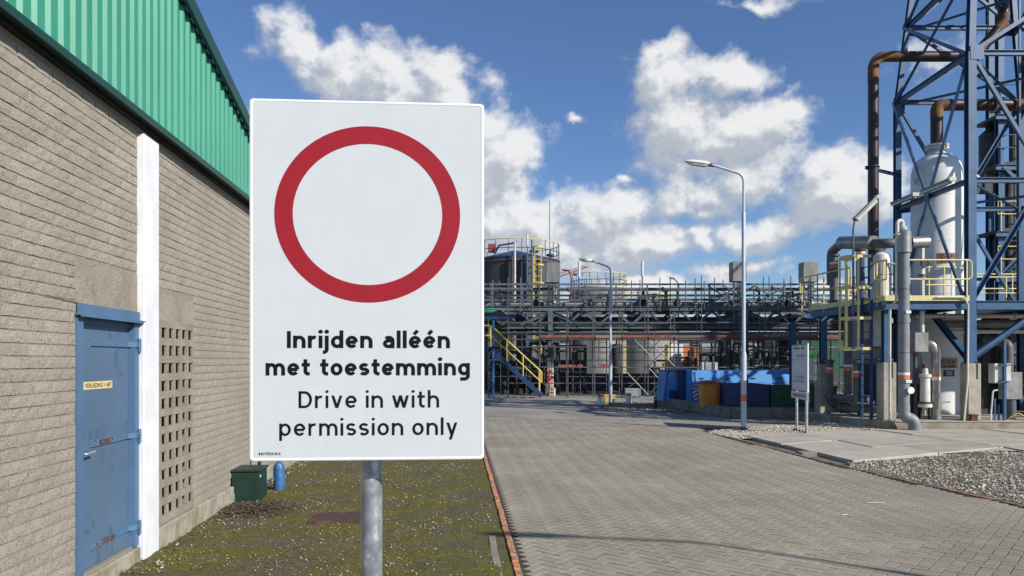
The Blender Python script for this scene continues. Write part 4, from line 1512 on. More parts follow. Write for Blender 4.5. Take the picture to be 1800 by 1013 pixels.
    # gusset where the diagonals cross
for z in (9.5, 11.75, 14.2):
    for n in ('F', 'L', 'FR', 'BR'):
        p = leg(n, z)
        sy = -1 if n in ('F', 'FR') else 1
        sx = 1 if n in ('F', 'L') else -1
        pbox('gusset_plate', M_STEEL, tw, p.x - .06 + (0 if sx > 0 else -.22), p.x + .06 + (.22 if sx > 0 else 0), p.y + sy * .105 - .006, p.y + sy * .105 + .006, p.z - .20, p.z + .16)
# knee braces below the platform
phb('knee_brace', M_STEEL, tw, leg('F', 1.78) + V(.02, 0, 0), V(13.55, TY0, 3.12), .13, .13, .014)
phb('knee_brace', M_STEEL, tw, leg('F', 1.78) + V(0, .1, 0), V(11.60, 20.55, 3.12), .13, .13, .014)
phb('knee_brace', M_STEEL, tw, leg('FR', 1.78), V(13.65, TY0, 3.12), .13, .13, .014)
# inner ladder strings
for dx in (0, .45):
    pbeam('inner_post', M_STEEL, tw, V(14.55 + dx, 21.2, 3.3), V(14.55 + dx, 21.2, ZT - .5), .05, .05)

# ------------------------------------------------------------------ process platform
pf = thing('process_platform', 'blue steel platform with pale yellow railings around the absorber column', 'platform', (9.4, 18.5, ZP))
DZ = 3.23
for (p, b) in [((9.48, 18.75), 1.68), ((9.0, 21.4), 1.64), ((9.3, 24.5), ZP), ((17.5, 18.8), ZP), ((17.5, 22.3), ZP), ((12.2, 24.6), ZP)]:
    phb('post', M_STEEL, pf, V(p[0], p[1], b), V(p[0], p[1], DZ - .24), .17, .17, .018, up=(0, 1, 0))
FRT = 18.52
phb('edge_beam', M_STEEL, pf, V(9.38, FRT + .08, DZ - .13), V(11.48, FRT + .08, DZ - .13), .10, .20, .015)
phb('edge_beam', M_STEEL, pf, V(11.72, FRT + .12, DZ - .12), V(18.4, FRT + .12, DZ - .12), .10, .22, .015)
phb('edge_beam', M_STEEL, pf, V(9.38, FRT + .02, DZ - .13), V(8.90, 22.0, DZ - .13), .10, .20, .015)
phb('edge_beam', M_STEEL, pf, V(8.95, 22.5, DZ - .13), V(18.4, 22.5, DZ - .13), .10, .20, .015)
for x in (10.4, 11.62, 13.2, 14.6, 16, 17.4):
    phb('joist', M_STEEL, pf, V(x, FRT + .2, DZ - .13), V(x, 22.4, DZ - .13), .08, .16, .012)
dk_ = MB()
# grating deck with an opening for the column
dk_.box(9.45, 11.45, FRT + .13, 22.4, DZ - .028, DZ)
dk_.box(11.452, 13.1, FRT + .18, 20.55, DZ - .028, DZ)
dk_.box(13.102, 18.3, FRT + .18, 22.4, DZ - .028, DZ)
dk_.build('grating_deck', M_DARK, pf, smooth=0)
MB().box(9.36, 11.46, FRT, FRT + .012, DZ - .02, DZ + .115).build('kick_plate', M_YELLOW, pf, smooth=0)
MB().beam((9.34, FRT + .02, DZ + .05), (8.87, 22.0, DZ + .05), .012, .13).build('kick_plate', M_YELLOW, pf, smooth=0)


def rail(root, base, closed_left=False, closed_right=False, h=1.0, step=1.1, loop=.16, r=.021, m=None, posts=True):
    """handrail over base polyline; top and mid rail joined in a rounded loop at open ends"""
    m = m or M_YELLOW
    base = [Vector(p) for p in base]
    up, md = V(0, 0, h), V(0, 0, h * .52)
    top = [p + up for p in base]
    mid = [p + md for p in base]
    pts = top + mid[::-1]
    MB().tube(pts, r, 8, .10, closed=False, caps=True, fn=4).build('handrail', m, root)
    MB().tube([mid[0], top[0]], r, 8).build('handrail', m, root)
    if posts:
        for a, b in zip(base, base[1:]):
            L = (b - a).length
            n = max(1, round(L / step))
            for k in range(n + 1):
                p = a + (b - a) * ((k + .0) / n)
                if k in (0, n): p = p + (b - a).normalized() * (.12 if k == 0 else -.12)
                MB().beam(p + V(0, 0, -.12), p + up, .032, .032).build('rail_post', m, root, smooth=0)


rail(pf, [(9.80, FRT - .02, DZ), (11.5, FRT - .02, DZ)], step=1.25)
rail(pf, [(9.16, 20.0, DZ), (8.80, 22.6, DZ)], step=1.3)
rail(pf, [(9.37, 18.50, DZ), (9.30, 19.0, DZ)], step=.6)
rail(pf, [(11.1, 19.9, DZ), (11.75, 19.9, DZ), (12.6, 20.3, DZ)], step=.9)
rail(pf, [(10.2, 22.3, DZ), (11.4, 22.35, DZ)], step=.9)
rail(pf, [(13.2, 22.3, DZ), (18.3, 22.3, DZ)], step=1.5)
rail(pf, [(12.2, 24.5, DZ + .35), (19.5, 24.5, DZ + .35)], step=1.5)
MB().box(12.2, 19.5, 24.4, 26, DZ + .26, DZ + .33).build('grating_deck', M_DARK, pf, smooth=0)

# cage ladder on the platform's left end
cl = thing('cage_ladder', 'pale yellow hooped safety cage around blue ladder at platform end', 'ladder', (9.2, 19.2, ZP))
LX = 9.19
for y in (18.92, 19.42):
    pbeam('stile', M_NAVY, cl, V(LX, y, ZP), V(LX, y, 4.45), .07, .045, up=(0, 1, 0))
for k in range(15):
    z = .5 + k * .28
    ptube('rung', M_NAVY, cl, [V(LX, 18.92, z), V(LX, 19.42, z)], .013, 6)
hoop = [V(LX - .02, 18.88, 0), V(LX - .38, 18.84, 0), V(LX - .62, 18.98, 0), V(LX - .66, 19.17, 0), V(LX - .62, 19.36, 0), V(LX - .38, 19.5, 0), V(LX - .02, 19.46, 0)]
for z in (4.38, 3.58, 2.80, 2.02):
    mb = MB()
    for a, b in zip(hoop, hoop[1:]):
        mb.beam(a + V(0, 0, z), b + V(0, 0, z), .012, .075)
    mb.build('hoop', M_YELLOW, cl, smooth=0)
for i in (1, 2, 4, 5):
    a = hoop[i] + V(.0, 0, 0)
    pbeam('cage_strap', M_YELLOW, cl, V(a.x + .012, a.y, 1.99), V(a.x + .012, a.y, 4.41), .05 if i != 2 else .075, .010, up=(0, 1, 0))
# fluorescent lamp on a bent pole clipped to the cage
fl_ = thing('fluorescent_lamp', 'tilted fluorescent tube lamp on thin bent pole above the cage ladder', 'lamp', (8.57, 18.95, 2.0))
ptube('pole', M_DGREY, fl_, [V(8.70, 18.86, 2.0), V(8.70, 18.86, 5.05), V(8.76, 18.9, 5.31)], .026, 8, .2)
for z in (2.8, 4.38):
    MB().box(8.66, 8.74, 18.83, 18.89, z - .03, z + .03).build('clamp', M_GALV, fl_, smooth=0)
a, b = at(1503, 387, 18.9), at(1541, 349, 18.9)
dd = (b - a).normalized(); nn = V(-dd.z, 0, dd.x)
MB().beam(a + nn * .03, b + nn * .03, .17, .06, up=nn).build('lamp_housing', M_CABGREY, fl_, smooth=0)
MB().beam(a + dd * .03 - nn * .035, b - dd * .06 - nn * .035, .14, .07, up=nn).build('diffuser', M_GLASS, fl_, smooth=0)
MB().beam(b + nn * .02, b + dd * .05 + nn * .02, .18, .09, up=nn).build('end_cap', M_OFFW, fl_, smooth=0)
# two lamps lying along the tower's left face
for (pa, pb, lab) in [(1572, 1611, 'fluorescent lamp fixed low at the tower left rear corner'), (1626, 1676, 'fluorescent lamp fixed across the white column, right of the other')]:
    ya, yb = 11.47 * 1300 / (pa - 900), 11.47 * 1300 / (pb - 900)
    t = thing('fluorescent_lamp', lab, 'lamp', (11.4, ya, 6.35), 0, 'lamps along the tower left face')
    a, b = V(11.42, ya, 6.43), V(11.42, yb, 6.43)
    MB().beam(a, b, .16, .06).build('lamp_housing', M_CABGREY, t, smooth=0)
    MB().beam(a + V(0, -.03, -.06), b + V(0, .05, -.06), .13, .058).build('diffuser', M_GLASS, t, smooth=0)
    MB().beam(b + V(0, 0, -.01), b + V(0, -.07, -.01), .18, .10).build('end_cap', M_OFFW, t, smooth=0)

# ------------------------------------------------------------------ absorber column
CX, CY, CR = 12.30, 21.42, .67
ab = thing('absorber_column', 'tall white cylindrical absorber column inside the blue tower', 'column', (CX, CY, ZP))
MB().lathe([(CR, ZP), (CR, 6.95), (CR * .985, 7.15), (CR * .93, 7.33), (CR * .80, 7.50), (CR * .60, 7.62), (CR * .36, 7.68), (.24, 7.70)], CX, CY, 48).build('shell', M_WHITE, ab, smooth=50)
MB().lathe([(.20, 7.69), (.20, 7.80), (.31, 7.802), (.31, 7.86), (.26, 7.862), (.26, 7.885), (.31, 7.887), (.31, 7.945), (.20, 7.947)], CX, CY, 24).build('top_flange', M_OFFW, ab)
for z in (3.6, 5.1, 6.4):
    MB().lathe([(CR + .006, z), (CR + .006, z + .03)], CX, CY, 48).build('seam', M_WHITE, ab)
nz = MB().tube([(CX + .5, CY - .1, 6.75), (CX + .93, CY - .12, 6.75)], .22, 18)
flange(nz, (CX + .90, CY - .12, 6.75), (1, 0, 0), .33, .05); flange(nz, (CX + .98, CY - .12, 6.75), (1, 0, 0), .33, .06)
nz.build('side_nozzle', M_OFFW, ab)
nz = MB().tube([(CX + .5, CY - .1, 4.05), (CX + .90, CY - .12, 4.05)], .15, 16)
flange(nz, (CX + .86, CY - .12, 4.05), (1, 0, 0), .24, .05)
nz.build('side_nozzle', M_OFFW, ab)
nz = MB().tube([(CX - .55, CY - .3, 6.80), (CX - .80, CY - .42, 6.80)], .05, 10)
flange(nz, (CX - .78, CY - .41, 6.80), (-.9, -.4, 0), .10, .05)
nz.build('side_nozzle', M_GALV, ab)


def curved_plate(name, m, root, a0, a1, z0, z1, r):
    mb = MB()
    n = 10
    vs = []
    for k in range(n + 1):
        a = a0 + (a1 - a0) * k / n
        for rr in (r, r + .006):
            for z in (z0, z1):
                vs.append((CX + rr * math.cos(a), CY + rr * math.sin(a), z))
    fs = []
    for k in range(n):
        b = 4 * k
        fs += [(b + 2, b + 6, b + 7, b + 3), (b, b + 1, b + 5, b + 4), (b + 1, b + 3, b + 7, b + 5), (b, b + 4, b + 6, b + 2)]
    fs += [(0, 2, 3, 1), (4 * n, 4 * n + 1, 4 * n + 3, 4 * n + 2)]
    return mb.add(vs, fs).build(name, m, root, smooth=40)


def curved_text(root, s, a_mid, width, zb, cap, r, bold=.02):
    cu = bpy.data.curves.new('lettering', 'FONT'); cu.body = s; cu.size = 1; cu.offset = bold; cu.resolution_u = 3
    tmp = bpy.data.objects.new('lettering_source', cu); COL.objects.link(tmp)
    dg = bpy.context.evaluated_depsgraph_get(); dg.update()
    me0 = bpy.data.meshes.new_from_object(tmp.evaluated_get(dg))
    vs = [v.co.copy() for v in me0.vertices]; fs = [tuple(p.vertices) for p in me0.polygons]
    bpy.data.objects.remove(tmp); bpy.data.meshes.remove(me0); bpy.data.curves.remove(cu)
    x0 = min(v.x for v in vs); x1 = max(v.x for v in vs)
    k = width / (x1 - x0); ky = cap / .7
    out = []
    for v in vs:
        a = a_mid + ((v.x - x0) * k - width / 2) / r
        out.append((CX + (r) * math.cos(a), CY + (r) * math.sin(a), zb + v.y * ky))
    mb = MB(); mb.add(out, fs)
    inv = RM[root.name].inverted()
    me = bpy.data.meshes.new('lettering'); me.from_pydata([tuple(inv @ p) for p in mb.v], [], mb.f)
    return link_mesh('lettering', me, M_BLACK, root)


face = math.atan2(-CY, -CX)              # direction from the column towards the camera
AM = face + .40
p1 = curved_plate('name_plate', M_BROWNPL, ab, AM - .40, AM + .40, 4.46, 4.74, CR + .008)
curved_text(ab, 'C-531', AM, .36, 4.60, .095, CR + .017)
curved_text(ab, 'ABSORBER', AM, .38, 4.495, .06, CR + .017)
p2 = curved_plate('name_plate', M_TANPL, ab, AM - .40, AM + .44, 1.50, 1.80, CR + .008)
curved_text(ab, 'C-531', AM + .03, .37, 1.63, .11, CR + .017)
curved_text(ab, 'ABSORBER', AM + .03, .38, 1.52, .065, CR + .017)
curved_plate('instruction_plate', M_BLUEPL, ab, AM - .16, AM + .28, 1.27, 1.45, CR + .012)
curved_plate('instruction_print', M_PANELGREY, ab, AM - .06, AM + .18, 1.30, 1.42, CR + .019)

# ------------------------------------------------------------------ rusty overhead pipes
PGR = 'rusty brown vent pipes in the tower'


def pipe_run(name, label, pts, r, rad, ms, me_, seg=18, group=None, cat='pipe'):
    """pipe with straights and elbows as separate parts"""
    pts = [Vector(p) for p in pts]
    t = thing(name, label, cat, pts[-1] if pts[-1].z < pts[0].z else pts[0], 0, group)
    cur = pts[0]
    for i in range(1, len(pts)):
        p = pts[i]
        if i < len(pts) - 1:
            d0, d1 = (p - pts[i - 1]).normalized(), (pts[i + 1] - p).normalized()
            ang = d0.angle(d1)
            tl_ = rad * math.tan(ang / 2)
            a, b = p - d0 * tl_, p + d1 * tl_
            if (a - cur).length > .02: MB().tube([cur, a], r, seg).build('straight', ms, t)
            arc = fil([a - d0 * .001, p, b + d1 * .001], rad, 9)
            MB().tube(arc, r * 1.02, seg).build('elbow', me_, t)
            cur = b
        else:
            MB().tube([cur, p], r, seg).build('straight', ms, t)
    return t


xo = at(1535, 400, 21.0)
op = pipe_run('vent_pipe', 'rusty brown pipe rising left of the tower and bending in over its leg', [V(xo.x, 21.0, ZP + 2.9), V(xo.x, 21.0, 10.35), V(13.15, 21.0, 10.35), V(13.95, 21.0, 11.3), V(14.0, 21.0, 18.8)], .145, .72, M_MAROON, M_ELBOW, group=PGR)
phb('bracket', M_NAVY, op, V(xo.x - .22, 21.0, 7.2), V(11.55, 21.95, 7.2), .08, .08, .01)
MB().tube(circle3((xo.x, 21.0, 7.2), (0, 0, 1), .155, 20), .02, 6, closed=True).build('pipe_clamp', M_NAVY, op)
ip = pipe_run('vent_pipe', 'rusty pipe climbing out of the white column top and turning right', [V(CX, CY, 7.945), V(CX, CY, 9.12), V(14.85, CY, 9.12), V(14.85, CY, 10.55), V(17, CY, 10.7)], .165, .36, M_MAROON, M_ELBOW, group=PGR)
for x in (13.95,):
    q = MB(); flange(q, (x, CY, 9.12), (1, 0, 0), .24, .05); q.build('flange', M_CABGREY, ip)
q = MB()
for zz in (0, .28, .62):
    pass
hang = thing('pipe_hanger', 'thin steel hanger rods holding the overhead pipe under tower beams', 'hanger', (13, CY, 9.3))
for (x, y, z0, z1) in [(13.5, 21.0, 10.50, 11.7), (12.9, 21.0, 10.5, 11.7), (13.95, CY, 9.3, 9.9)]:
    ptube('rod', M_DGREY, hang, [V(x, y, z0), V(x, y, z1)], .012, 6)

# ------------------------------------------------------------------ grey downpipe, manifold and other plant pipework
gd = thing('downpipe', 'thick grey plastic downpipe with orange band and elbow at plinth corner', 'pipe', (9.62, 18.12, 0))
gx, gy = 9.60, 18.12
ptube('straight', M_GREYPIPE, gd, [V(gx, gy, .62), V(gx, gy, 4.34)], .130, 20)
for z in (1.9, 2.62, 3.45):
    MB().lathe([(.134, z), (.134, z + .02)], gx, gy, 20).build('joint', M_DGREY, gd)
ptube('base_elbow', M_GREYPIPE, gd, [V(gx, gy, .63), V(gx, gy, .34), V(gx + .22, gy - .06, .27), V(gx + .24, gy - .06, -.1)], .138, 20, .16)
MB().lathe([(.150, .0), (.150, .16)], gx + .24, gy - .06, 20).build('socket', M_GREYPIPE, gd)
MB().lathe([(.133, 1.36), (.133, 1.42)], gx, gy, 20).build('white_band', M_BANDW, gd)
MB().lathe([(.133, 1.26), (.133, 1.358)], gx, gy, 20).build('orange_band', M_ORANGE, gd)
MB().box(gx - .02, gx + .11, gy - .15, gy - .128, 1.17, 1.24).build('label_plate', M_BANDW, gd, smooth=0)
MB().box(gx - .02, gx + .10, gy - .15, gy - .128, 2.86, 2.93).build('label_plate', M_BANDW, gd, smooth=0)
fb = MB(); fb.tube([(gx + .05, gy - .10, .99), (gx + .07, gy - .19, .99)], .045, 12); flange(fb, (gx + .07, gy - .19, .99), (.1, -1, 0), .085, .03); fb.build('side_flange', M_BANDW, gd)
MB().lathe([(.10, 4.335), (.172, 4.36), (.172, 4.86), (.10, 4.88)], gx, gy, 24).build('jacket', M_CLADSTEEL, gd)
ptube('top_loop', M_OFFW, gd, [V(gx - .17, gy - .02, 4.7), V(gx - .17, gy - .02, 5.13), V(gx - .03, gy, 5.15), V(gx - .03, gy, 4.87)], .045, 10, .09)
q = MB(); flange(q, (gx - .17, gy - .02, 4.80), (0, 0, 1), .09, .03); flange(q, (gx - .03, gy, 4.93), (0, 0, 1), .10, .025); flange(q, (gx - .03, gy, 4.97), (0, 0, 1), .10, .025); q.build('flange', M_OFFW, gd)
wp = thing('white_pipe', 'slim white pipe running down left of the thick grey downpipe', 'pipe', (9.43, 18.2, ZP))
ptube('straight', M_OFFW, wp, [V(9.425, 18.45, ZP), V(9.425, 18.45, 3.0), V(9.425, 18.14, 3.2), V(9.425, 18.14, 4.71)], .032, 10, .1)
MB().lathe([(.06, ZP), (.06, ZP + .03)], 9.425, 18.45, 12).build('floor_flange', M_GALV, wp)

mf = thing('manifold_pipe', 'weathered grey header pipe bending down at its left end over ladder', 'pipe', (9.0, 20, 4.5))
ptube('header', M_DGREY, mf, [V(9.24, 21.4, 3.9), V(9.24, 21.4, 4.85), V(8.98, 20.2, 4.90), V(9.38, 18.6, 4.66), V(10.5, 18.75, 4.72)], .125, 16, .16)
a, b = V(8.97, 20.15, 4.93), V(9.27, 18.95, 4.74)
MB().tube([a, b], .175, 18).build('jacket', M_CLADSTEEL, mf)
MB().tube([V(10.05, 18.68, 4.69), V(10.52, 18.75, 4.72)], .15, 16).build('end_cap', M_CLADSTEEL, mf)
MB().box(9.02, 9.10, 19.60, 19.75, 4.78, 4.84).build('label_plate', M_BANDW, mf, smooth=0)


def riser(name, lab, x, y, z0, z1, r, m=M_GREYPIPE, band=None, group=None, wband=True, foot=None):
    t = thing(name, lab, 'pipe', (x, y, z0), 0, group)
    ptube('straight', m, t, [V(x, y, z0), V(x, y, z1)], r, 14)
    q = MB(); flange(q, (x, y, z0 + .1), (0, 0, 1), r * 1.5, .04); flange(q, (x, y, z1 - .06), (0, 0, 1), r * 1.4, .05); q.build('flange', m, t)
    if band:
        MB().lathe([(r + .003, band), (r + .003, band + .11)], x, y, 14).build('orange_band', M_ORANGE, t)
        if wband: MB().lathe([(r + .004, band + .112), (r + .004, band + .16)], x, y, 14).build('white_band', M_BANDW, t)
    if foot:
        ptube('foot_elbow', m, t, [V(x, y, z0 + .1), V(x, y, z0 - .1), V(x + foot[0], y + foot[1], z0 - .1)], r * 1.03, 12, .16)
    return t


riser('riser_pipe', 'dark grey riser with dull red band under header pipe left end', 9.12, 20.95, 3.3, 4.75, .115, M_DGREY, band=4.33)
riser('riser_pipe', 'dark grey riser behind the ladder cage with red band', 9.28, 19.7, 3.3, 4.72, .11, M_DGREY, band=4.45)
riser('riser_pipe', 'grey riser with orange and white band between pedestals, middle one', 9.17, 20.2, .75, 3.2, .105, M_DGREY, band=1.44)
riser('riser_pipe', 'grey riser with orange band left of the middle riser in shade', 8.98, 20.9, .6, 1.75, .095, M_DGREY, band=1.36, foot=(.5, -.3))
riser('riser_pipe', 'grey riser with orange band directly left of the blue ladder foot', 9.12, 19.55, .5, 1.75, .10, M_DGREY, band=1.28)
for (pts, lab) in [([V(8.85, 20.6, .70), V(9.45, 19.55, .70)], 'upper horizontal grey pipe low behind the blue ladder'), ([V(8.95, 20.3, .42), V(9.75, 19.4, .42)], 'lower horizontal grey pipe near the plinth behind ladder')]:
    t = thing('low_pipe', lab, 'pipe', pts[0])
    ptube('straight', M_DGREY, t, pts, .10, 14)
    d = (pts[1] - pts[0]).normalized()
    q = MB(); flange(q, pts[0] + d * .1, d, .15, .05); flange(q, pts[0] + d * .9, d, .15, .05); q.build('flange', M_DGREY, t)
# white vessel
wv = thing('white_vessel', 'small white dome-topped vessel behind platform railing left of column', 'vessel', (9.95, 19.9, 3.26))
MB().lathe([(.235, 2.1), (.235, 4.42), (.20, 4.55), (.12, 4.62), (.08, 4.63), (.08, 4.72), (.13, 4.722), (.13, 4.76)], 9.95, 19.9, 24).build('shell', M_OFFW, wv)
for z in (3.3, 4.0):
    MB().lathe([(.238, z), (.238, z + .02)], 9.95, 19.9, 24).build('seam', M_DGREY, wv)
ptube('level_tube', M_OFFW, wv, [V(10.02, 19.66, 3.4), V(10.25, 19.55, 3.5), V(10.25, 19.55, 4.25), V(10.02, 19.66, 4.3)], .028, 8, .06)
lb = thing('louvred_box', 'grey equipment box with perforated panel under platform beside blue post', 'equipment box', (10.0, 20.4, 1.7))
MB().bbox(9.45, 10.25, 20.25, 20.9, 1.75, 2.95, .01).build('housing', M_PANELGREY, lb, smooth=0)
MB().box(9.50, 10.2, 20.235, 20.249, 2.32, 2.9).build('perforated_panel', M_OFFW, lb, smooth=0)
MB().box(9.5, 10.2, 20.235, 20.249, 1.80, 2.26).build('panel', M_CABGREY, lb, smooth=0)
MB().box(9.45, 10.35, 20.1, 21, 1.62, 1.73).build('shelf', M_DGREY, lb, smooth=0)
for x in (9.55, 10.2):
    MB().box(x - .04, x + .04, 20.3, 20.38, ZP, 1.62).build('leg', M_DGREY, lb, smooth=0)

# equipment in front of the column foot
sb = thing('steel_box', 'weathered square steel junction box hanging under thin white pipe', 'junction box', (10.35, 18.95, 2.0))
MB().bbox(10.27, 10.62, 18.85, 19.1, 1.93, 2.43, .01).build('housing', M_CLADSTEEL, sb, smooth=0)
MB().box(10.42, 10.47, 19.1, 19.2, ZP, 2.4).build('bracket_post', M_DGREY, sb, smooth=0)
tp = thing('white_pipe', 'thin white pipe dropping from header to the square junction box', 'pipe', (10.53, 19.0, 2.45))
ptube('straight', M_OFFW, tp, [V(10.52, 18.97, 2.44), V(10.52, 18.97, 4.6)], .055, 12)
q = MB(); flange(q, (10.52, 18.97, 3.9), (0, 0, 1), .09, .05); flange(q, (10.52, 18.97, 3.0), (0, 0, 1), .08, .04); q.build('flange', M_DGREY, tp)
MB().tube(circle3((10.52, 18.86, 4.2), (0, 1, 0), .10, 14), .016, 6, closed=True).box(10.47, 10.57, 18.87, 18.93, 4.12, 4.28).build('valve', M_DARK, tp)
ec = thing('control_cabinet', 'plain mid grey control cabinet behind the rusty white filter', 'cabinet', (10.4, 19.2, .9))
MB().bbox(10.28, 10.66, 19.21, 19.5, 1.1, 1.92, .01).build('housing', M_PANELGREY, ec, smooth=0)
MB().box(10.3, 10.64, 19.203, 19.209, 1.14, 1.88).build('door', M_PANELGREY, ec, smooth=0)
MB().box(10.3, 10.64, 19.25, 19.45, ZP, 1.098).build('stand', M_DARK, ec, smooth=0)
rf_ = thing('filter_housing', 'rust stained cream filter housing on flanged base before the column', 'filter', (10.63, 19.0, ZP))
MB().lathe([(.17, .52), (.17, .60), (.125, .61), (.115, 1.28), (.15, 1.29), (.15, 1.36), (.08, 1.37), (.06, 1.52)], 10.60, 18.98, 20).build('body', M_OFFW, rf_)
MB().lathe([(.165, .605), (.165, .66)], 10.60, 18.98, 20).build('flange', M_RUST, rf_)
for s in (-1, 1):
    MB().box(10.60 + s * .10 - .015, 10.60 + s * .10 + .015, 18.96, 19.0, ZP, .52).build('leg', M_DARK, rf_, smooth=0)
ptube('drain', M_OFFW, rf_, [V(10.60, 18.98, .52), V(10.60, 18.98, .30)], .03, 8)
MB().box(10.56, 10.64, 18.92, 19.04, 1.52, 1.62).build('valve_head', M_RUST, rf_, smooth=0)
jp = thing('jacketed_pipe', 'insulated grey pipe with orange and white band beside filter', 'pipe', (10.82, 18.95, ZP))
ptube('straight', M_CLADSTEEL, jp, [V(10.45, 19.12, 2.15), V(10.78, 18.97, 2.15), V(10.86, 18.95, 1.9), V(10.86, 18.95, ZP)], .108, 16, .14)
MB().lathe([(.112, 1.30), (.112, 1.40)], 10.86, 18.95, 16).build('orange_band', M_ORANGE, jp)
MB().lathe([(.113, 1.21), (.113, 1.298)], 10.86, 18.95, 16).build('white_band', M_BANDW, jp)
MB().lathe([(.125, .50), (.125, .90)], 10.86, 18.95, 16).build('jacket', M_CLADSTEEL, jp)
MB().lathe([(.12, ZP), (.12, .32)], 10.86, 18.95, 16).build('socket', M_GREYPIPE, jp)
ptube('spigot', M_GALV, jp, [V(10.93, 18.87, .66), V(11.15, 18.82, .66)], .02, 8)
hs = thing('hose', 'thin cream hose hanging down beside the main tower leg to the plinth', 'hose', (11.3, 18.5, ZP))
ptube('tube', M_OFFW, hs, [V(10.6, 18.48, 3.30), V(11.30, 18.48, 3.30), V(11.40, 18.48, 3.1), V(11.38, 18.46, 2.0), V(11.36, 18.44, 1.2), V(11.27, 18.44, ZP)], .024, 8, .1)
rb = thing('rusty_bracket', 'small rusty steel box bracket at the foot of tower pedestal', 'bracket', (11.55, 18.5, ZP))
MB().box(11.47, 11.62, 18.45, 18.57, ZP, .21 + .13).build('box', M_RUST, rb, smooth=0)
MB().box(11.45, 11.64, 18.43, 18.58, .342, .37).build('lid', M_RUST, rb, smooth=0)

# right side: white box on blue post, steel box and pipe
bp = thing('service_post', 'slim blue post carrying a white electrical box, right of tower pedestal', 'post', (12.4, 18.65, ZP))
pbeam('post', M_STEEL, bp, V(12.42, 18.65, ZP), V(12.42, 18.65, 2.2), .06, .06, up=(0, 1, 0))
MB().bbox(12.20, 12.62, 18.70, 18.95, 1.14, 1.64, .01).build('white_box', M_OFFW, bp, smooth=0)
for z in (1.18, 1.60):
    MB().box(12.3, 12.54, 18.60, 18.695, z - .02, z + .02).build('clamp', M_STEEL, bp, smooth=0)
for dx in (-.10, -.20):
    pbeam('side_post', M_STEEL, bp, V(12.42 + dx, 18.72, ZP), V(12.42 + dx, 18.72, .75 if dx < -.15 else .6), .035, .035, up=(0, 1, 0))
ptube('hoop', M_OFFW, bp, [V(12.10, 18.7, ZP), V(12.16, 18.7, .95), V(12.28, 18.7, .97)], .02, 8, .06)
st = thing('steel_box', 'larger brownish steel box on a pipe foot right of white electrical box', 'equipment box', (12.8, 19.0, ZP))
MB().bbox(12.62, 13.05, 18.9, 19.2, .72, 1.42, .01).build('housing', M_CLADSTEEL, st, smooth=0)
MB().lathe([(.12, ZP), (.12, .719)], 12.85, 19.05, 14).build('foot', M_DGREY, st)
ptube('upper_pipe', M_DGREY, st, [V(12.78, 19.05, 1.421), V(12.78, 19.05, 2.15), V(12.55, 19.6, 2.3)], .12, 14, .15)
ptube('cable', M_STAIRY, st, [V(12.6, 18.75, .25), V(12.8, 18.7, .40), V(13.0, 18.7, .28)], .012, 6, .1)
MB().box(13.02, 13.16, 18.62, 18.8, ZP, .36).build('small_box', M_PANELGREY, st, smooth=0)

# pipes under the platform and machinery behind
for i, (x0, x1, y, z, r, m, lab) in enumerate([(10.9, 18, 20.0, 2.92, .06, M_OFFW, 'upper white pipe running right under the platform'),
                                               (11.75, 18, 20.3, 2.72, .11, M_CABGREY, 'wide grey pipe running right just under the white pipe'),
                                               (11.8, 18, 20.1, 2.50, .055, M_OFFW, 'lower white pipe under platform below the wide grey pipe'),
                                               (9.6, 17, 21.9, 2.75, .09, M_DGREY, 'dark pipe crossing behind the column under the platform'),
                                               (10.8, 18, 22.8, 2.55, .07, M_CABGREY, 'rearmost grey pipe under platform behind the column')]):
    t = thing('process_pipe', lab, 'pipe', (x0, y, z), 0, 'horizontal pipes under the platform')
    if x0 < CX < x1 and abs(y - CY) < CR + r: y = CY + CR + r + .1
    ptube('straight', m, t, [V(x0, y, z), V(x1, y, z)], r, 12)
    for k in range(3):
        flange(MB(), (x0 + .8 + k * 1.9, y, z), (1, 0, 0), r * 1.6, .05).build('flange', m, t)
MGR = 'dark machinery in the shade under the platform'  # vessels below get dark colours that imitate the platform's shade
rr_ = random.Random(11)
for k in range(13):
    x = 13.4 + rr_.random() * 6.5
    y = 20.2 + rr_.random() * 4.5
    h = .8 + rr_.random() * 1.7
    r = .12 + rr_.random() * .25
    t = thing('pump_set', 'dark shade-toned pump vessel standing in the shade under the platform', 'machine', (x, y, ZP), 0, MGR)
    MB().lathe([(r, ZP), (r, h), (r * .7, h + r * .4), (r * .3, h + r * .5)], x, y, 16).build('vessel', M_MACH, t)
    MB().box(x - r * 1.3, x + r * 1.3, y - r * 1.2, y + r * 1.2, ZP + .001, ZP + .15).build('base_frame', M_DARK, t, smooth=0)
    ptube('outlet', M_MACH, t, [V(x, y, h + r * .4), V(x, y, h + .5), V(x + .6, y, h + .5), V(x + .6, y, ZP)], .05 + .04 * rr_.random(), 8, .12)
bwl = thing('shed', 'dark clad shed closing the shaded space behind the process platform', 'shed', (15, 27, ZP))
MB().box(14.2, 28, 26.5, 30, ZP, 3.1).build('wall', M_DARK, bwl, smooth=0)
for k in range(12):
    MB().box(14.4 + k * 1.1, 15.4 + k * 1.1, 26.46, 26.497, ZP + .2, 3.0).build('wall_panel', M_MACH, bwl, smooth=0)

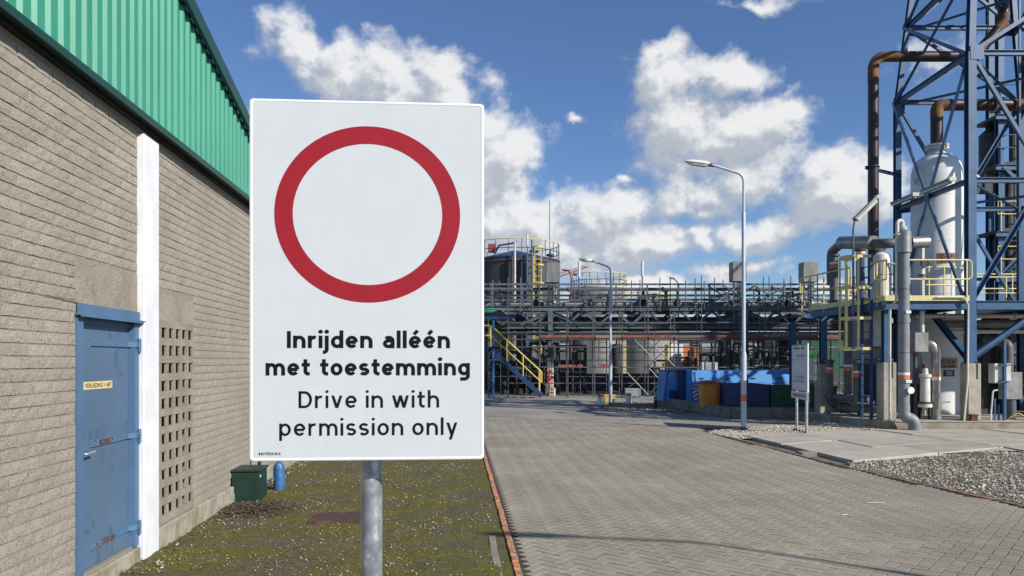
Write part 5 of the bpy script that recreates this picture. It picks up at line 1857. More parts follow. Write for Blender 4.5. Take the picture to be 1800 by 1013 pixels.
# rear dark structure with decks at the right edge
rs = thing('rear_structure', 'dark blue multi-deck steel structure behind tower at right edge', 'structure', (19, 28, ZP))
for (x, y) in [(18.46, 28), (22.5, 28), (19.0, 29.4), (22.9, 29.4)]:
    phb('column_post', M_STEEL, rs, V(x, y, ZP), V(x, y, 17.5), .22, .22, .02, up=(0, 1, 0))
for z in (4.9, 6.6, 9.1, 11.0):
    MB().box(18.5, 23, 27.9, 29.5, z, z + .12).build('deck', M_DARK, rs, smooth=0)
    phb('deck_beam', M_STEEL, rs, V(18.2, 27.8, z - .12), V(23, 27.8, z - .12), .12, .2, .015)
    rail(rs, [(18.3, 27.85, z + .12), (23, 27.85, z + .12)], m=M_STAIRY if z < 7 else M_STEEL, step=1.6)
for (a, b) in [((18.46, 5), (22.5, 9)), ((22.5, 5), (18.46, 9)), ((18.46, 11), (22.5, 15)), ((22.5, 11), (18.46, 15))]:
    pang('diagonal_brace', M_STEEL, rs, V(a[0], 27.8, a[1]), V(b[0], 27.8, b[1]), .12)
for k in range(9):
    x = 18.9 + rr_.random() * 3.6
    y = 28.5 + rr_.random() * .8
    z0 = rr_.choice((5.05, 6.75, 9.25))
    h = 1.1 + rr_.random() * .9
    r = .2 + .25 * rr_.random()
    MB().lathe([(r, z0), (r, z0 + h), (r * .5, z0 + h + .2)], x, y, 14).build('vessel', M_MACH, rs)
for k in range(6):
    x = 18.7 + rr_.random() * 3
    ptube('riser', M_CABGREY if k % 2 else M_MACH, rs, [V(x, 28.3, 3), V(x, 28.3, 9 + rr_.random() * 3)], .08 + .06 * rr_.random(), 10)
MB().box(17.9, 18.35, 28.0, 28.4, 8.1, 8.8).build('junction_box', M_MACH, rs, smooth=0)
ptube('lamp_fitting', M_CABGREY, rs, [V(17.55, 28.2, 8.4), V(17.9, 28.2, 8.4)], .14, 10)
# ------------------------------------------------------------------ signs on posts at the right
ib = thing('information_board', 'white site rules board with blue pictograms on two grey posts', 'sign', (6.9, 17.7, 0))
IN, IF = V(6.855, 17.15, 0), V(6.97, 18.42, 0)
idr = (IF - IN).normalized()
inr = V(-idr.y, idr.x, 0)
if inr.x > 0: inr = -inr                     # board faces the road
for s in (.22, 1.0):
    p = IN + idr * s - inr * .04
    MB().lathe([(.032, -.1), (.032, 2.02)], p.x, p.y, 14).build('post', M_GALV, ib)
BW = (IF - IN).length


def bquad(name, m, s0, s1, z0, z1, off=.0, th=.012, part=None):
    a, b = IN + idr * s0 + inr * off, IN + idr * s1 + inr * off
    vs = [a + V(0, 0, z0), b + V(0, 0, z0), b + V(0, 0, z1), a + V(0, 0, z1)]
    if th:
        vs += [v - inr * th for v in vs]
        fs = [(0, 1, 2, 3), (7, 6, 5, 4), (0, 4, 5, 1), (1, 5, 6, 2), (2, 6, 7, 3), (3, 7, 4, 0)]
    else:
        fs = [(0, 1, 2, 3)]
    return MB().add(vs, fs).build(name, m, part or ib, smooth=0)


bd = bquad('board', M_BOARDW, 0, BW, .98, 2.10)
bquad('frame_edge', M_SIGNEDGE, -.022, -.002, .97, 2.11, .008, .03, bd)
for (z0, z1) in ((.985, 1.0), (2.08, 2.095)):
    bquad('red_border', M_PICTOR, .02, BW - .02, z0, z1, .002, 0, bd)
bquad('heading', M_PICTOR, .62, BW - .14, 1.985, 2.03, .003, 0, bd)
bquad('heading', M_PICTOR, .25, .5, 1.985, 2.03, .003, 0, bd)
for zc in (1.84, 1.80, 1.32, 1.28, 1.20):
    bquad('print_line', M_PRINT, .22, BW - .4 if zc != 1.2 else BW - .1, zc, zc + .016, .003, 0, bd)
for z in (1.73, 1.40, 1.24):
    bquad('rule_line', M_PRINT, .18, BW - .12, z, z + .006, .003, 0, bd)


def disc(s, z, r, m):
    n = 14
    c = IN + idr * s + inr * .004
    MB().add([c + idr * (r * 1.25 * math.cos(2 * math.pi * k / n)) + V(0, 0, r * math.sin(2 * math.pi * k / n)) for k in range(n)], [tuple(range(n))]).build('pictogram', m, bd, smooth=0)


for k in range(5): disc(BW - .22 - k * .22, 1.62, .065, M_PICTO)
for k in range(3): disc(BW - .22 - k * .22, 1.49, .065, M_PICTO if k else M_PICTOR)
disc(BW - .2, 1.32, .06, M_PICTO); disc(BW - .2, 1.85, .04, M_PICTO)
for k in range(3): disc(BW - .22 - k * .22, 1.09, .055, M_PICTOR)
lo_ = bquad('lower_plate', M_BOARDW, -.01, BW + .03, .79, .965, .004)
for k in range(8):
    bquad('print_mark', M_PICTOR if k % 2 else M_PRINT, BW - .20 - k * .13, BW - .11 - k * .13, .84, .91, .0065, 0, lo_)
gs = thing('notice_sign', 'grey sign with green top strip half hidden behind the information board', 'sign', (7.9, 19.6, 0))
q0, q1 = V(7.62, 19.75, 0), V(8.05, 19.55, 0)
MB().beam(q0 + V(0, 0, 1.59), q1 + V(0, 0, 1.59), .02, .78).build('board', M_PANELGREY, gs, smooth=0)
MB().beam(q0 + V(0, -.014, 1.87), q1 + V(0, -.014, 1.87), .004, .20).build('green_strip', M_BOARDG, gs, smooth=0)
for k in range(3):
    MB().beam(q0 + V(.25, -.014, 1.66 - .14 * k), q1 + V(-.05, -.016, 1.66 - .14 * k), .003, .012).build('print_line', M_PRINT, gs, smooth=0)
MB().lathe([(.045, -.1), (.045, 1.95)], 7.88, 19.72, 14).build('post', M_DGREY, gs)

# ------------------------------------------------------------------ low walls, skips, bin
lw = thing('low_wall', 'low mossy concrete wall edging the raised skip bay', 'wall', (6.43, 22.1, 0))
WC, WA, WB = V(6.43, 22.1, 0), V(5.55, 28.9, 0), V(10.2, 21.7, 0)
WH = .32
MB().beam(WC + V(.06, .05, WH / 2), WA + V(.06, 0, WH / 2), .14, WH).build('wall_length', M_OLDWALL, lw, smooth=0)
MB().beam(WC + V(.145, .07, WH / 2), WB + V(0, .07, WH / 2), .14, WH).build('wall_length', M_OLDWALL, lw, smooth=0)
bay = MB().prism([(6.6, 22.3), (12, 21.95), (12, 30), (5.75, 30)], -.05, .22).build('raised_bay', M_YARD, smooth=0, kind='structure')
BZ = .223
# big bright blue container with lids
bs = thing('waste_container', 'large bright blue waste container with sloped lid panels', 'container', (7.4, 27, BZ))
bx0, bx1, by, bz1 = 6.35, 10.6, 26.6, 1.36
sec = [(26.60, BZ), (26.60, .86), (26.72, bz1), (28.3, bz1), (28.3, BZ)]
mb = MB(); n = len(sec)
mb.add([(6.45, a, b) for a, b in sec] + [(bx1, a, b) for a, b in sec], [tuple(range(n)), tuple(range(2 * n - 1, n - 1, -1))] + [(i, (i + 1) % n, n + (i + 1) % n, n + i) for i in range(n)])
mb.build('body', M_SKIPBLUE, bs, smooth=0)
MB().box(6.32, 6.447, 26.45, 28.4, BZ, bz1 + .06).build('end_frame', M_SKIPBLUE, bs, smooth=0)
MB().box(6.449, bx1, 26.555, 26.598, .80, .87).build('rub_rail', M_PANELGREY, bs, smooth=0)
for k in range(4):
    xa, xb = 6.62 + k * .93, 7.50 + k * .93
    y0, y1 = 26.60 + .12 * .06 / .5, 26.60 + .12 * .46 / .5
    vs = [(xa, y0 - .016, .92), (xb, y0 - .016, .92), (xb, y1 - .016, 1.32), (xa, y1 - .016, 1.32)]
    MB().add(vs + [(a, b + .014, c) for a, b, c in vs], [(0, 1, 2, 3), (0, 4, 5, 1), (1, 5, 6, 2), (2, 6, 7, 3), (3, 7, 4, 0)]).build('lid_panel', M_SKIPBLUE, bs, smooth=0)
    if k % 2 == 0:
        MB().tube([(xa, y0 - .03, .93), (xa - .04, y1 - .03, 1.32)], .012, 6).build('lid_hinge', M_DARK, bs)
    MB().box(xa + .14, xa + .28, 26.60, 26.63, 1.06, 1.10).build('lid_handle', M_DARK, bs, smooth=0)
for x in (7.15, 8.3, 9.4):
    MB().box(x - .05, x + .05, 26.56, 26.60, BZ, .79).build('rib', M_SKIPBLUE, bs, smooth=0)
for k in range(4):
    x = 8.1 + k * .3
    MB().box(x, x + .1, 26.75, 26.9, bz1 + .001, bz1 + .07).build('lid_lug', M_NAVY, bs, smooth=0)
mb = MB(); hp = [(6.36, .32), (6.56, .32), (6.56, .72), (6.36, .72)]
hz_ = MB().box(6.47, 6.62, 26.425, 26.44, .30, .74).build('hazard_plate', M_BANDW, bs, smooth=0)
for k in range(3):
    z0 = .31 + k * .145
    MB().add([(6.471, 26.4235, z0), (6.619, 26.4235, z0 + .11), (6.619, 26.4235, min(z0 + .18, .739)), (6.471, 26.4235, z0 + .07)], [(0, 1, 2, 3)]).build('hazard_stripe', M_RED, hz_, smooth=0)
# compactor head left of it
cp = thing('compactor', 'bright blue compactor head with slanted side left of the waste container', 'compactor', (5.9, 27.4, BZ))
sec = [(5.55, BZ), (6.10, BZ), (6.10, 1.34), (5.68, 1.34)]
mb = MB(); n = 4
mb.add([(a, 27.25, b) for a, b in sec] + [(a, 28.6, b) for a, b in sec], [(0, 1, 2, 3), (7, 6, 5, 4)] + [(i, (i + 1) % n, n + (i + 1) % n, n + i) for i in range(n)])
mb.build('body', M_SKIPBLUE, cp, smooth=0)
MB().box(5.80, 6.08, 27.225, 27.249, .28, .62).build('lower_panel', M_SKIPNAVY, cp, smooth=0)
MB().box(6.102, 6.31, 26.9, 28.5, BZ, 1.38).build('ram_housing', M_NAVY, cp, smooth=0)
MB().box(5.66, 6.12, 27.2, 28.65, 1.341, 1.37).build('top_plate', M_NAVY, cp, smooth=0)
MB().tube([(5.62, 27.22, .25), (5.75, 27.22, 1.33)], .012, 6).build('edge_bar', M_NAVY, cp)
ptube('tow_hook', M_PANELGREY, bs, [V(6.95, 26.2, BZ), V(6.95, 26.2, .66), V(7.10, 26.2, .74), V(7.42, 26.2, .70), V(7.5, 26.2, BZ)], .05, 8, .1)
# dark blue and green skips on the bay
for (nm, m, x0, x1, y0, z1, lab) in [('skip', M_SKIPNAVY, 6.62, 7.92, 22.75, .98, 'dark blue ribbed skip behind the low wall'), ('skip', M_SKIPGREEN, 7.97, 10.0, 22.75, .93, 'dark green ribbed skip right of the dark blue skip')]:
    t = thing(nm, lab, 'skip', ((x0 + x1) / 2, y0 + .5, BZ))
    bt = .012
    q = MB().box(x0, x1, y0, y0 + .03, BZ, z1).box(x0, x1, y0 + 1.37, y0 + 1.4, BZ, z1).box(x0, x0 + .03, y0 + .03, y0 + 1.37, BZ, z1).box(x1 - .03, x1, y0 + .03, y0 + 1.37, BZ, z1).box(x0 + .03, x1 - .03, y0 + .03, y0 + 1.37, BZ, BZ + .03)
    q.build('body', m, t, smooth=0)
    MB().box(x0 - .02, x1 + .02, y0 - .035, y0 - .002, z1 - .07, z1 + .01).build('rim', m, t, smooth=0)
    for k in range(3):
        MB().box(x0 + .02, x1 - .02, y0 - .02, y0 - .002, BZ + .14 + k * .17, BZ + .20 + k * .17).build('rib', m, t, smooth=0)
    for x in (x0 + .12, x1 - .22):
        MB().box(x, x + .10, y0 - .05, y0 - .021, z1 - .28, z1 - .21).build('lug', M_DGREY, t, smooth=0)
gb = thing('grit_bin', 'yellow grit bin with faded red domed lid and red handle', 'grit bin', (6.45, 23.9, BZ))
q = MB()
q.add([(6.13, 23.6, BZ), (6.62, 23.6, BZ), (6.62, 24.15, BZ), (6.13, 24.15, BZ), (6.08, 23.55, .96), (6.70, 23.55, .96), (6.70, 24.2, .96), (6.08, 24.2, .96)], [(0, 3, 2, 1), (4, 5, 6, 7), (0, 1, 5, 4), (1, 2, 6, 5), (2, 3, 7, 6), (3, 0, 4, 7)])
q.build('tub', M_BINY, gb, smooth=0)
q = MB(); sec = [(6.03, .962), (6.75, .962), (6.74, 1.0), (6.62, 1.055), (6.40, 1.08), (6.16, 1.06), (6.04, 1.0)]
n = len(sec)
q.add([(a, 23.5, b) for a, b in sec] + [(a, 24.25, b) for a, b in sec], [tuple(range(n)), tuple(range(2 * n - 1, n - 1, -1))] + [(i, (i + 1) % n, n + (i + 1) % n, n + i) for i in range(n)])
q.build('lid', M_BINRED, gb, smooth=0)
MB().tube([(6.56, 23.50, .40), (6.56, 23.42, .44), (6.56, 23.42, .84), (6.56, 23.50, .88)], .035, 8).build('handle', M_RED, gb)
MB().box(6.63, 6.74, 23.44, 23.5, .36, .86).build('side_bracket', M_BLKPL, gb, smooth=0)

# bollards and small items on the gravel island
for (px, py, lab) in [(1055, 711.5, 'white bollard with orange top left of the island lamp'), (1105, 709.5, 'white bollard with orange top right of the island lamp')]:
    p = gp(px, py)
    t = thing('bollard', lab, 'bollard', p, 0, 'white bollards with orange tops')
    MB().lathe([(.125, 0), (.105, .30), (.10, .305)], p.x, p.y, 4).build('body', M_BANDW, t, smooth=0)
    MB().lathe([(.108, .307), (.10, .40), (.07, .42)], p.x, p.y, 4).build('orange_top', M_ORANGE, t, smooth=0)
p = gp(1152, 717)
t = thing('bollard', 'black rubber bollard with bright green band at road edge', 'bollard', p)
MB().lathe([(.06, 0), (.06, .38), (.05, .40)], p.x, p.y, 14).build('body', M_BLKPL, t)
MB().lathe([(.063, .27), (.063, .35)], p.x, p.y, 14).build('green_band', M_LIME, t)
p = gp(1072, 709)
t = thing('tub', 'yellow plastic tub standing behind the island lamp post', 'tub', p)
MB().add([(p.x - .17, p.y, 0), (p.x + .17, p.y, 0), (p.x + .17, p.y + .3, 0), (p.x - .17, p.y + .3, 0), (p.x - .22, p.y - .05, .30), (p.x + .22, p.y - .05, .30), (p.x + .22, p.y + .35, .30), (p.x - .22, p.y + .35, .30)], [(0, 3, 2, 1), (4, 5, 6, 7), (0, 1, 5, 4), (1, 2, 6, 5), (2, 3, 7, 6), (3, 0, 4, 7)]).build('body', M_STAIRY, t, smooth=0)
MB().box(p.x - .24, p.x + .24, p.y - .07, p.y + .37, .302, .34).build('rim', M_STAIRY, t, smooth=0)
p = gp(1113, 699.5)
t = thing('metal_crate', 'grey ribbed steel crate on short legs at the yard back', 'crate', p)
MB().box(p.x - .33, p.x + .33, p.y, p.y + .6, .08, .42).build('body', M_PANELGREY, t, smooth=0)
for k in range(3):
    MB().box(p.x - .34, p.x + .34, p.y - .02, p.y - .002, .12 + k * .11, .17 + k * .11).build('rib', M_GALV, t, smooth=0)
for s in (-1, 1):
    MB().box(p.x + s * .30 - .03, p.x + s * .30 + .03, p.y, p.y + .06, 0, .08).build('leg', M_DGREY, t, smooth=0)
    MB().box(p.x + s * .335 - .015, p.x + s * .335 + .015, p.y - .03, p.y + .02, .10, .46).build('corner_post', M_GALV, t, smooth=0)

# ------------------------------------------------------------------ pipe rack and scaffolding (background)
RY = 36.3
rk = thing('pipe_rack', 'long grey steel pipe rack with trusses crossing behind the yard', 'pipe rack', (1.9, RY, 0))
zt, zb = 4.28, 3.38
RX0, RX1 = -6.0, 19.0
for y in (RY, RY + 2.8):
    mm = M_RACK
    phb('top_chord', mm, rk, V(RX0, y, zt), V(RX1, y, zt), .16, .22, .02)
    phb('bottom_chord', mm, rk, V(RX0, y, zb), V(RX1, y, zb), .16, .18, .02)
    x = -5.2
    k = 0
    while x < RX1 - 1:
        pang('web_brace', mm, rk, V(x, y - .02, zb + .09), V(x + .79, y - .02, zt - .11), .11)
        pang('web_brace', mm, rk, V(x + .79, y + .02, zt - .11), V(x + 1.58, y + .02, zb + .09), .11)
        x += 1.58
PX_ = [-7.75, 1.88, 11.45]
for x in PX_[1:]:
    for y in (RY - .02, RY + 2.82):
        phb('rack_post', M_RACK, rk, V(x, y, .0), V(x, y, zt - .12), .24, .24, .02, up=(0, 1, 0))
    MB().bbox(x - .15, x + .15, RY - .20, RY + .16, 0, 1.85, .01).build('fireproof_casing', M_OFFW, rk, smooth=0)
    phb('corner_brace', M_RACK, rk, V(x + .1, RY - .02, zt - .2), V(x + 1.45, RY - .02, zb + .12), .16, .16, .014)
    phb('corner_brace', M_RACK, rk, V(x - .1, RY - .02, zt - .2), V(x - 1.45, RY - .02, zb + .12), .16, .16, .014)
k = 0
x = RX0 + .4
while x < RX1:
    phb('cross_beam', M_RACK, rk, V(x, RY, zt + .14), V(x, RY + 2.8, zt + .14), .1, .12, .014)
    for y in (RY + .02, RY + 2.7):
        pbeam('upright', M_RACK, rk, V(x, y, zt + .12), V(x, y, 5.5), .07, .07, up=(0, 1, 0))
    x += 1.53
    k += 1
for (z, y, wd) in [(5.47, RY + .02, .09), (5.47, RY + 2.7, .09), (4.92, RY + .02, .10), (4.92, RY + 2.7, .1)]:
    pbeam('rail_beam', M_RACK, rk, V(RX0, y - .01, z), V(RX1, y - .01, z), .07, wd)
for (x, ln) in [(9.6, 1.5), (10.4, 1.5), (11.9, 1.5), (12.7, 1.5)]:
    for s in (0, 1):
        pang('upper_brace', M_RACK, rk, V(x, RY - .06, zt + .15 if s else 5.4), V(x + ln, RY - .06, 5.4 if s else zt + .15), .07)
# flat and dark: stair base plate etc. cable tray on the rack
RGRP = 'pipes lying along the pipe rack'
for (y, z, r, m, lab) in [(RY + .5, 5.27, .09, M_DGREY, 'upper dark pipe along rack just under the top rail'), (RY + .9, 4.55, .14, M_CABGREY, 'pale pipe lying on the rack deck at front'), (RY + 1.5, 4.58, .16, M_DARK, 'fat dark pipe lying on the rack deck in the middle'),
                          (RY + 2.2, 4.55, .10, M_CABGREY, 'thin pale pipe lying on the rack deck at rear'), (RY + .8, 3.62, .14, M_DARK, 'fat black pipe inside the rack truss at front'), (RY + 1.6, 3.85, .12, M_DARK, 'black pipe high inside the rack truss in the middle'),
                          (RY + 2.3, 3.62, .16, M_DARK, 'fat black pipe inside the rack truss at rear'), (RY + 1.2, 3.1, .10, M_CABGREY, 'grey pipe hung beneath the rack truss')]:
    t = thing('rack_pipe', lab, 'pipe', (RX0, y, z), 0, RGRP)
    ptube('straight', m, t, [V(RX0, y, z), V(RX1, y, z)], r, 10)
    for k in range(5):
        flange(MB(), (RX0 + 2.5 + k * 4.7 + (y * 7 % 2), y, z), (1, 0, 0), r * 1.5, .08).build('flange', m, t)
# loops and offsets on the rack deck
LGR = 'offset pipe loops on the pipe rack'
for i, (x, z0, dx) in enumerate([(-1.5, 4.5, 1.0), (9.9, 4.55, 1.5), (13.3, 4.55, 1.3), (13.0, 3.5, 1.6), (10.2, 3.5, 1.3), (6.3, 4.5, .9), (3.9, 4.5, 1.0)]):
    t = thing('pipe_loop', 'dark bent pipe loop stepping along the pipe rack deck', 'pipe', (x, RY + .4, z0), 0, LGR)
    ptube('tube', M_DGREY, t, [V(x, RY + .3, z0), V(x, RY + .3, z0 + .35), V(x + dx, RY + .6, z0 + .5), V(x + dx, RY + 1.4, z0 + .5), V(x + dx, RY + 1.4, z0)], .085, 10, .15)
    q = MB(); flange(q, (x + dx * .5, RY + .45, z0 + .43), (1, .2, .1), .14, .08); q.build('flange', M_DGREY, t)
# dark valves and instrument posts on the rack
vr = random.Random(5)
VGR = 'valves standing on the pipe rack'
for x in (-.2, 1.2, 4.9, 6.6, 7.7, 8.3, 9.2, 10.9, 12.4, 13.8, 14.6):
    h = vr.uniform(.35, .95)
    t = thing('valve', 'dark valve with handwheel standing on the pipe rack deck', 'valve', (x, RY + .8, 4.4), 0, VGR)
    ptube('stem', M_DARK, t, [V(x, RY + .8, 4.4), V(x, RY + .8, 4.4 + h)], .06, 8)
    MB().box(x - .12, x + .12, RY + .7, RY + .9, 4.42, 4.42 + h * .4).build('body', M_DARK, t, smooth=0)
    MB().tube(circle3((x, RY + .8, 4.4 + h), (0, 0, 1), .15, 12), .02, 5, closed=True).build('handwheel', M_DARK, t)
# steel duct boxes above the rack
for (px0, px1, py0, py1, lab) in [(960, 983, 462, 497, 'weathered steel duct box on pipe legs before the dark tank'), (1287, 1311, 460, 495, 'weathered steel duct box half hidden behind the nearest lamp post'), (1411, 1437, 461, 496, 'weathered steel duct box on pipe legs at rack right end')]:
    a, b = at(px0, py1, RY), at(px1, py0, RY)
    t = thing('duct_box', lab, 'duct box', (a.x, RY, zt), 0, 'steel duct boxes above the pipe rack')
    MB().bbox(a.x, b.x, RY - .1, RY + .55, a.z, b.z, .012).build('housing', M_CABGREY, t, smooth=0)
    for k in range(3):
        x = a.x + .14 + k * (b.x - a.x - .28) / 2
        ptube('leg_pipe', M_CLADSTEEL, t, [V(x, RY + .2, a.z), V(x, RY + .2, zt + .1 + .12 * k)], .055, 8)
    ptube('crossover', M_CLADSTEEL, t, [V(a.x + .14, RY + .2, zt + .35), V(b.x - .1, RY + .15, zt + .35)], .05, 8)
    ptube('drop_pipe', M_CLADSTEEL, t, [V(b.x - .25, RY + .1, a.z), V(b.x - .25, RY + .1, zt + .25), V(b.x - .25 + .5, RY + .1, zt + .3)], .05, 8, .1)

# scaffold
sf = thing('scaffolding', 'tube scaffolding with red toe boards standing before the pipe rack', 'scaffolding', (4, 35, 0))
SY0, SY1 = 34.9, 35.75
STD = [(858, 0), (893, .4), (949, 0), (998, 0), (1045, 0), (1093, .3), (1139, 0), (1185, 0), (1233, 0), (1300, 0), (1345, .3), (1368, 0), (1437, 0), (1490, 0)]
sx = [((p - 900) / 1300 * SY0) for p, _ in STD]
pr2 = random.Random(3)
for i, x in enumerate(sx):
    for y in (SY0, SY1):
        top = 4.55 + pr2.uniform(-.6, .5) if y == SY0 else 4.2
        if pr2.random() < .3: top = 5.75
        ptube('standard', M_SCAF, sf, [V(x, y, 0), V(x, y, top)], .027, 7)
    MB().box(x - .08, x + .08, SY0 - .08, SY0 + .08, 0.0, .015).build('base_plate', M_SCAF, sf, smooth=0)
for z in (3.52, 3.05, 2.72, 2.36, 1.40, .62):
    for y in (SY0 - .05, SY1 + .05):
        if z == .62 and y < SY1: continue
        x0, x1 = sx[1] - .4, sx[-1] + .4
        ptube('ledger', M_SCAF, sf, [V(x0, y, z + pr2.uniform(-.02, .02)), V((x0 + x1) / 2, y, z), V(x1, y, z + pr2.uniform(-.03, .03))], .026, 7)
for i, x in enumerate(sx):
    for z in (2.70, 1.38):
        ptube('transom', M_SCAF, sf, [V(x + .06, SY0 - .15, z + .05), V(x + .06, SY1 + .15, z + .05)], .024, 6)
for i in range(len(sx) - 1):
    if sx[i] < .9: continue
    for k in range(4):
        y = SY0 - .02 + k * .225
        pbox('deck_board', M_BOARD, sf, sx[i] + .02, sx[i + 1] - .01 + (.1 if k % 2 else 0), y, y + .21, 2.782, 2.828)
    m = M_REDBOARD if i % 3 != 1 else M_BOARD
    pbox('toe_board', m, sf, sx[i] + .03, sx[i + 1] - .03, SY0 - .085, SY0 - .05, 2.80, 2.93)
for (a, b, z0, z1) in [(1093, 1139, .1, 1.4), (1139, 1093, .1, 1.4), (1139, 1185, 1.45, 2.7), (1185, 1139, 1.45, 2.7), (1115, 1160, 1.45, 2.7), (1160, 1115, 1.45, 2.7), (1139, 1185, .1, 1.4), (1185, 1139, .05, 1.4), (1368, 1437, .2, 1.4), (1437, 1400, .2, 1.4),
                       (1300, 1345, 1.4, 2.7), (1233, 1260, 1.4, 2.7), (1320, 1300, .2, 1.5)]:
    xa, xb = (a - 900) / 1300 * SY0, (b - 900) / 1300 * SY0
    ptube('scaffold_brace', M_SCAF, sf, [V(xa, SY0 - .09, z0), V(xb, SY0 - .09, z1)], .025, 6)
for px in (866, 878, 915, 936, 1010, 1031, 1076, 1110, 1125, 1160, 1178, 1205, 1222, 1238, 1256, 1271, 1342, 1352, 1378, 1390, 1422):
    x = (px - 900) / 1300 * 36.1
    ptube('standard', M_SCAF, sf, [V(x, 36.1, 4.1), V(x, 36.1, 5.72 + pr2.uniform(-.12, .12))], .024, 6)
for z in (5.12, 4.72):
    ptube('ledger', M_SCAF, sf, [V(-1.2, 36.08, z), V(15.2, 36.08, z + .03)], .022, 6)
for px in (880, 925, 970, 1020, 1066, 1150, 1215, 1262, 1325, 1400):
    x = (px - 900) / 1300 * 36.0
    ptube('standard', M_SCAF, sf, [V(x, 36.0, 0), V(x, 36.0, 3.1)], .024, 6)
for z in (.95, 1.75, 2.15):
    ptube('ledger', M_SCAF, sf, [V(-1.2, 36.03, z), V(15.2, 36.03, z - .03)], .022, 6)
# small ladders in the scaffold
for xp in (1055, 1330):
    x = (xp - 900) / 1300 * SY0
    for dx in (0, .38):
        ptube('ladder_stile', M_SCAF, sf, [V(x + dx, SY0 + .45, 1.4), V(x + dx, SY0 + .55, 2.85)], .022, 6)
    for k in range(5):
        ptube('ladder_rung', M_SCAF, sf, [V(x, SY0 + .46, 1.55 + k * .26), V(x + .38, SY0 + .46, 1.55 + k * .26)], .016, 6)
pbox('toe_board', M_REDBOARD, sf, 4.15, 4.75, SY0 - .07, SY0 - .03, 1.42, 1.55)
pbox('toe_board', M_REDBOARD, sf, 2.2, 3.4, SY0 + .6, SY0 + .64, 1.42, 1.53)
# pale boards leaning / tarpaulins
t = thing('tarpaulin', 'tan sheet hung on the scaffold behind the dark green skip', 'sheet', at(1333, 690, 34.6))
a, b = at(1333, 690, 34.6), at(1354, 655, 34.6)
q = MB()
vs = []
for i in range(7):
    for j in range(4):
        vs.append((a.x + (b.x - a.x) * i / 6, 34.6 + .05 * math.sin(i * 1.9 + j) - .02 * j, a.z + (b.z - a.z) * j / 3))
q.add(vs, [(i * 4 + j, i * 4 + 4 + j, i * 4 + 5 + j, i * 4 + 1 + j) for i in range(6) for j in range(3)])
q.add([(v[0], v[1] + .02, v[2]) for v in vs], [(i * 4 + j, i * 4 + 1 + j, i * 4 + 5 + j, i * 4 + 4 + j) for i in range(6) for j in range(3)])
q.build('sheet', M_TARP, t)
MB().box(b.x, b.x + .22, 34.62, 35.1, a.z, b.z).build('side_fold', M_BOARD, t, smooth=0)
t = thing('plank_stack', 'pale scaffold planks lying on tubes above the tan sheet', 'planks', (11.6, 35.1, 1.38))
for k in range(2):
    pbox('plank', M_TARP, t, 11.45, 13.0, SY0 - .1 + k * .23, SY0 + .11 + k * .23, 1.46, 1.52)
t = thing('grey_panel', 'grey metal panel with two dark ribs above the bright blue container', 'panel', at(1247, 640, 31))
a, b = at(1232, 653, 31), at(1262, 637, 31)
pbox('panel', M_PANELGREY, t, a.x, b.x, 31, 31.05, a.z - .1, b.z)
for f in (.08, .2, .68, .82):
    pbox('rib', M_DGREY if f in (.2, .68) else M_OFFW, t, a.x + (b.x - a.x) * f, a.x + (b.x - a.x) * (f + .08), 30.97, 30.998, a.z - .1, b.z)
for f in (.1, .85):
    pbox('leg', M_DGREY, t, a.x + (b.x - a.x) * f, a.x + (b.x - a.x) * f + .05, 31.06, 31.1, 0, b.z)

# pale pillar fittings by the rack post: extinguisher set
t = thing('fire_hydrant', 'small red hydrant with hose wheel before the white rack post', 'hydrant', (1.85, 35.9, 0))
ptube('standpipe', M_BINRED, t, [V(1.80, 35.85, 0), V(1.80, 35.85, 1.0)], .06, 10)
MB().tube(circle3((1.84, 35.78, .75), (0, 1, 0), .12, 14), .03, 6, closed=True).build('wheel', M_RED, t)
MB().box(1.74, 1.86, 35.8, 35.9, 1.001, 1.22).build('head', M_RED, t, smooth=0)
MB().box(1.74, 1.90, 36.05, 36.07, 1.1, 1.3).build('label_plate', M_PANELGREY, t, smooth=0)
ptube('drain', M_OFFW, t, [V(2.05, 35.85, 0), V(2.05, 35.85, .4)], .05, 8)

# stair with yellow rails
sr = thing('steel_stair', 'blue steel stair with yellow handrails beside the dark tank', 'stairs', (1.3, 34.4, 0))
ya, yb = 33.9, 34.75
BT, TPp = V(1.36, 0, .10), V(-1.0, 0, 2.27)
for y in (ya, yb):
    a, b = V(BT.x, y, BT.z), V(TPp.x, y, TPp.z)
    MB().beam(a, b, .05, .20).build('stringer', M_NAVY, sr, smooth=0)
    MB().beam(V(-3.2, y, 2.27), V(-.95, y, 2.27), .05, .20).build('stringer', M_NAVY, sr, smooth=0)
nst = 13
for k in range(nst):
    f = (k + .5) / nst
    p = BT + (TPp - BT) * f
    pbox('tread', M_STEEL, sr, p.x - .12, p.x + .12, ya + .03, yb - .03, p.z + .06, p.z + .09)
pbox('landing', M_DARK, sr, -3.2, -1.0, ya + .03, yb - .03, 2.33, 2.37)
for y in (ya, yb):
    up, md = V(0, 0, 1.0), V(0, 0, .52)
    a, b, c = V(BT.x, y, .2), V(TPp.x, y, 2.37), V(-3.2, y, 2.37)
    ptube('handrail', M_STAIRY, sr, [a + md, a + up, b + up, c + up], .028, 8, .08)
    ptube('handrail', M_STAIRY, sr, [a + md, b + md, c + md], .024, 8)
    for f in (.04, .36, .68, 1.0):
        p = a + (b - a) * f
        ptube('baluster', M_STAIRY, sr, [p + V(0, 0, -.05), p + up], .024, 7)
    for x in (-1.9, -2.9):
        ptube('baluster', M_STAIRY, sr, [V(x, y, 2.3), V(x, y, 3.37)], .024, 7)
for (x, y) in [(-1.0, yb), (-3.1, yb), (-3.1, ya)]:
    pbeam('support_post', M_NAVY, sr, V(x, y + .05, 0), V(x, y + .05, 2.2), .09, .09, up=(0, 1, 0))
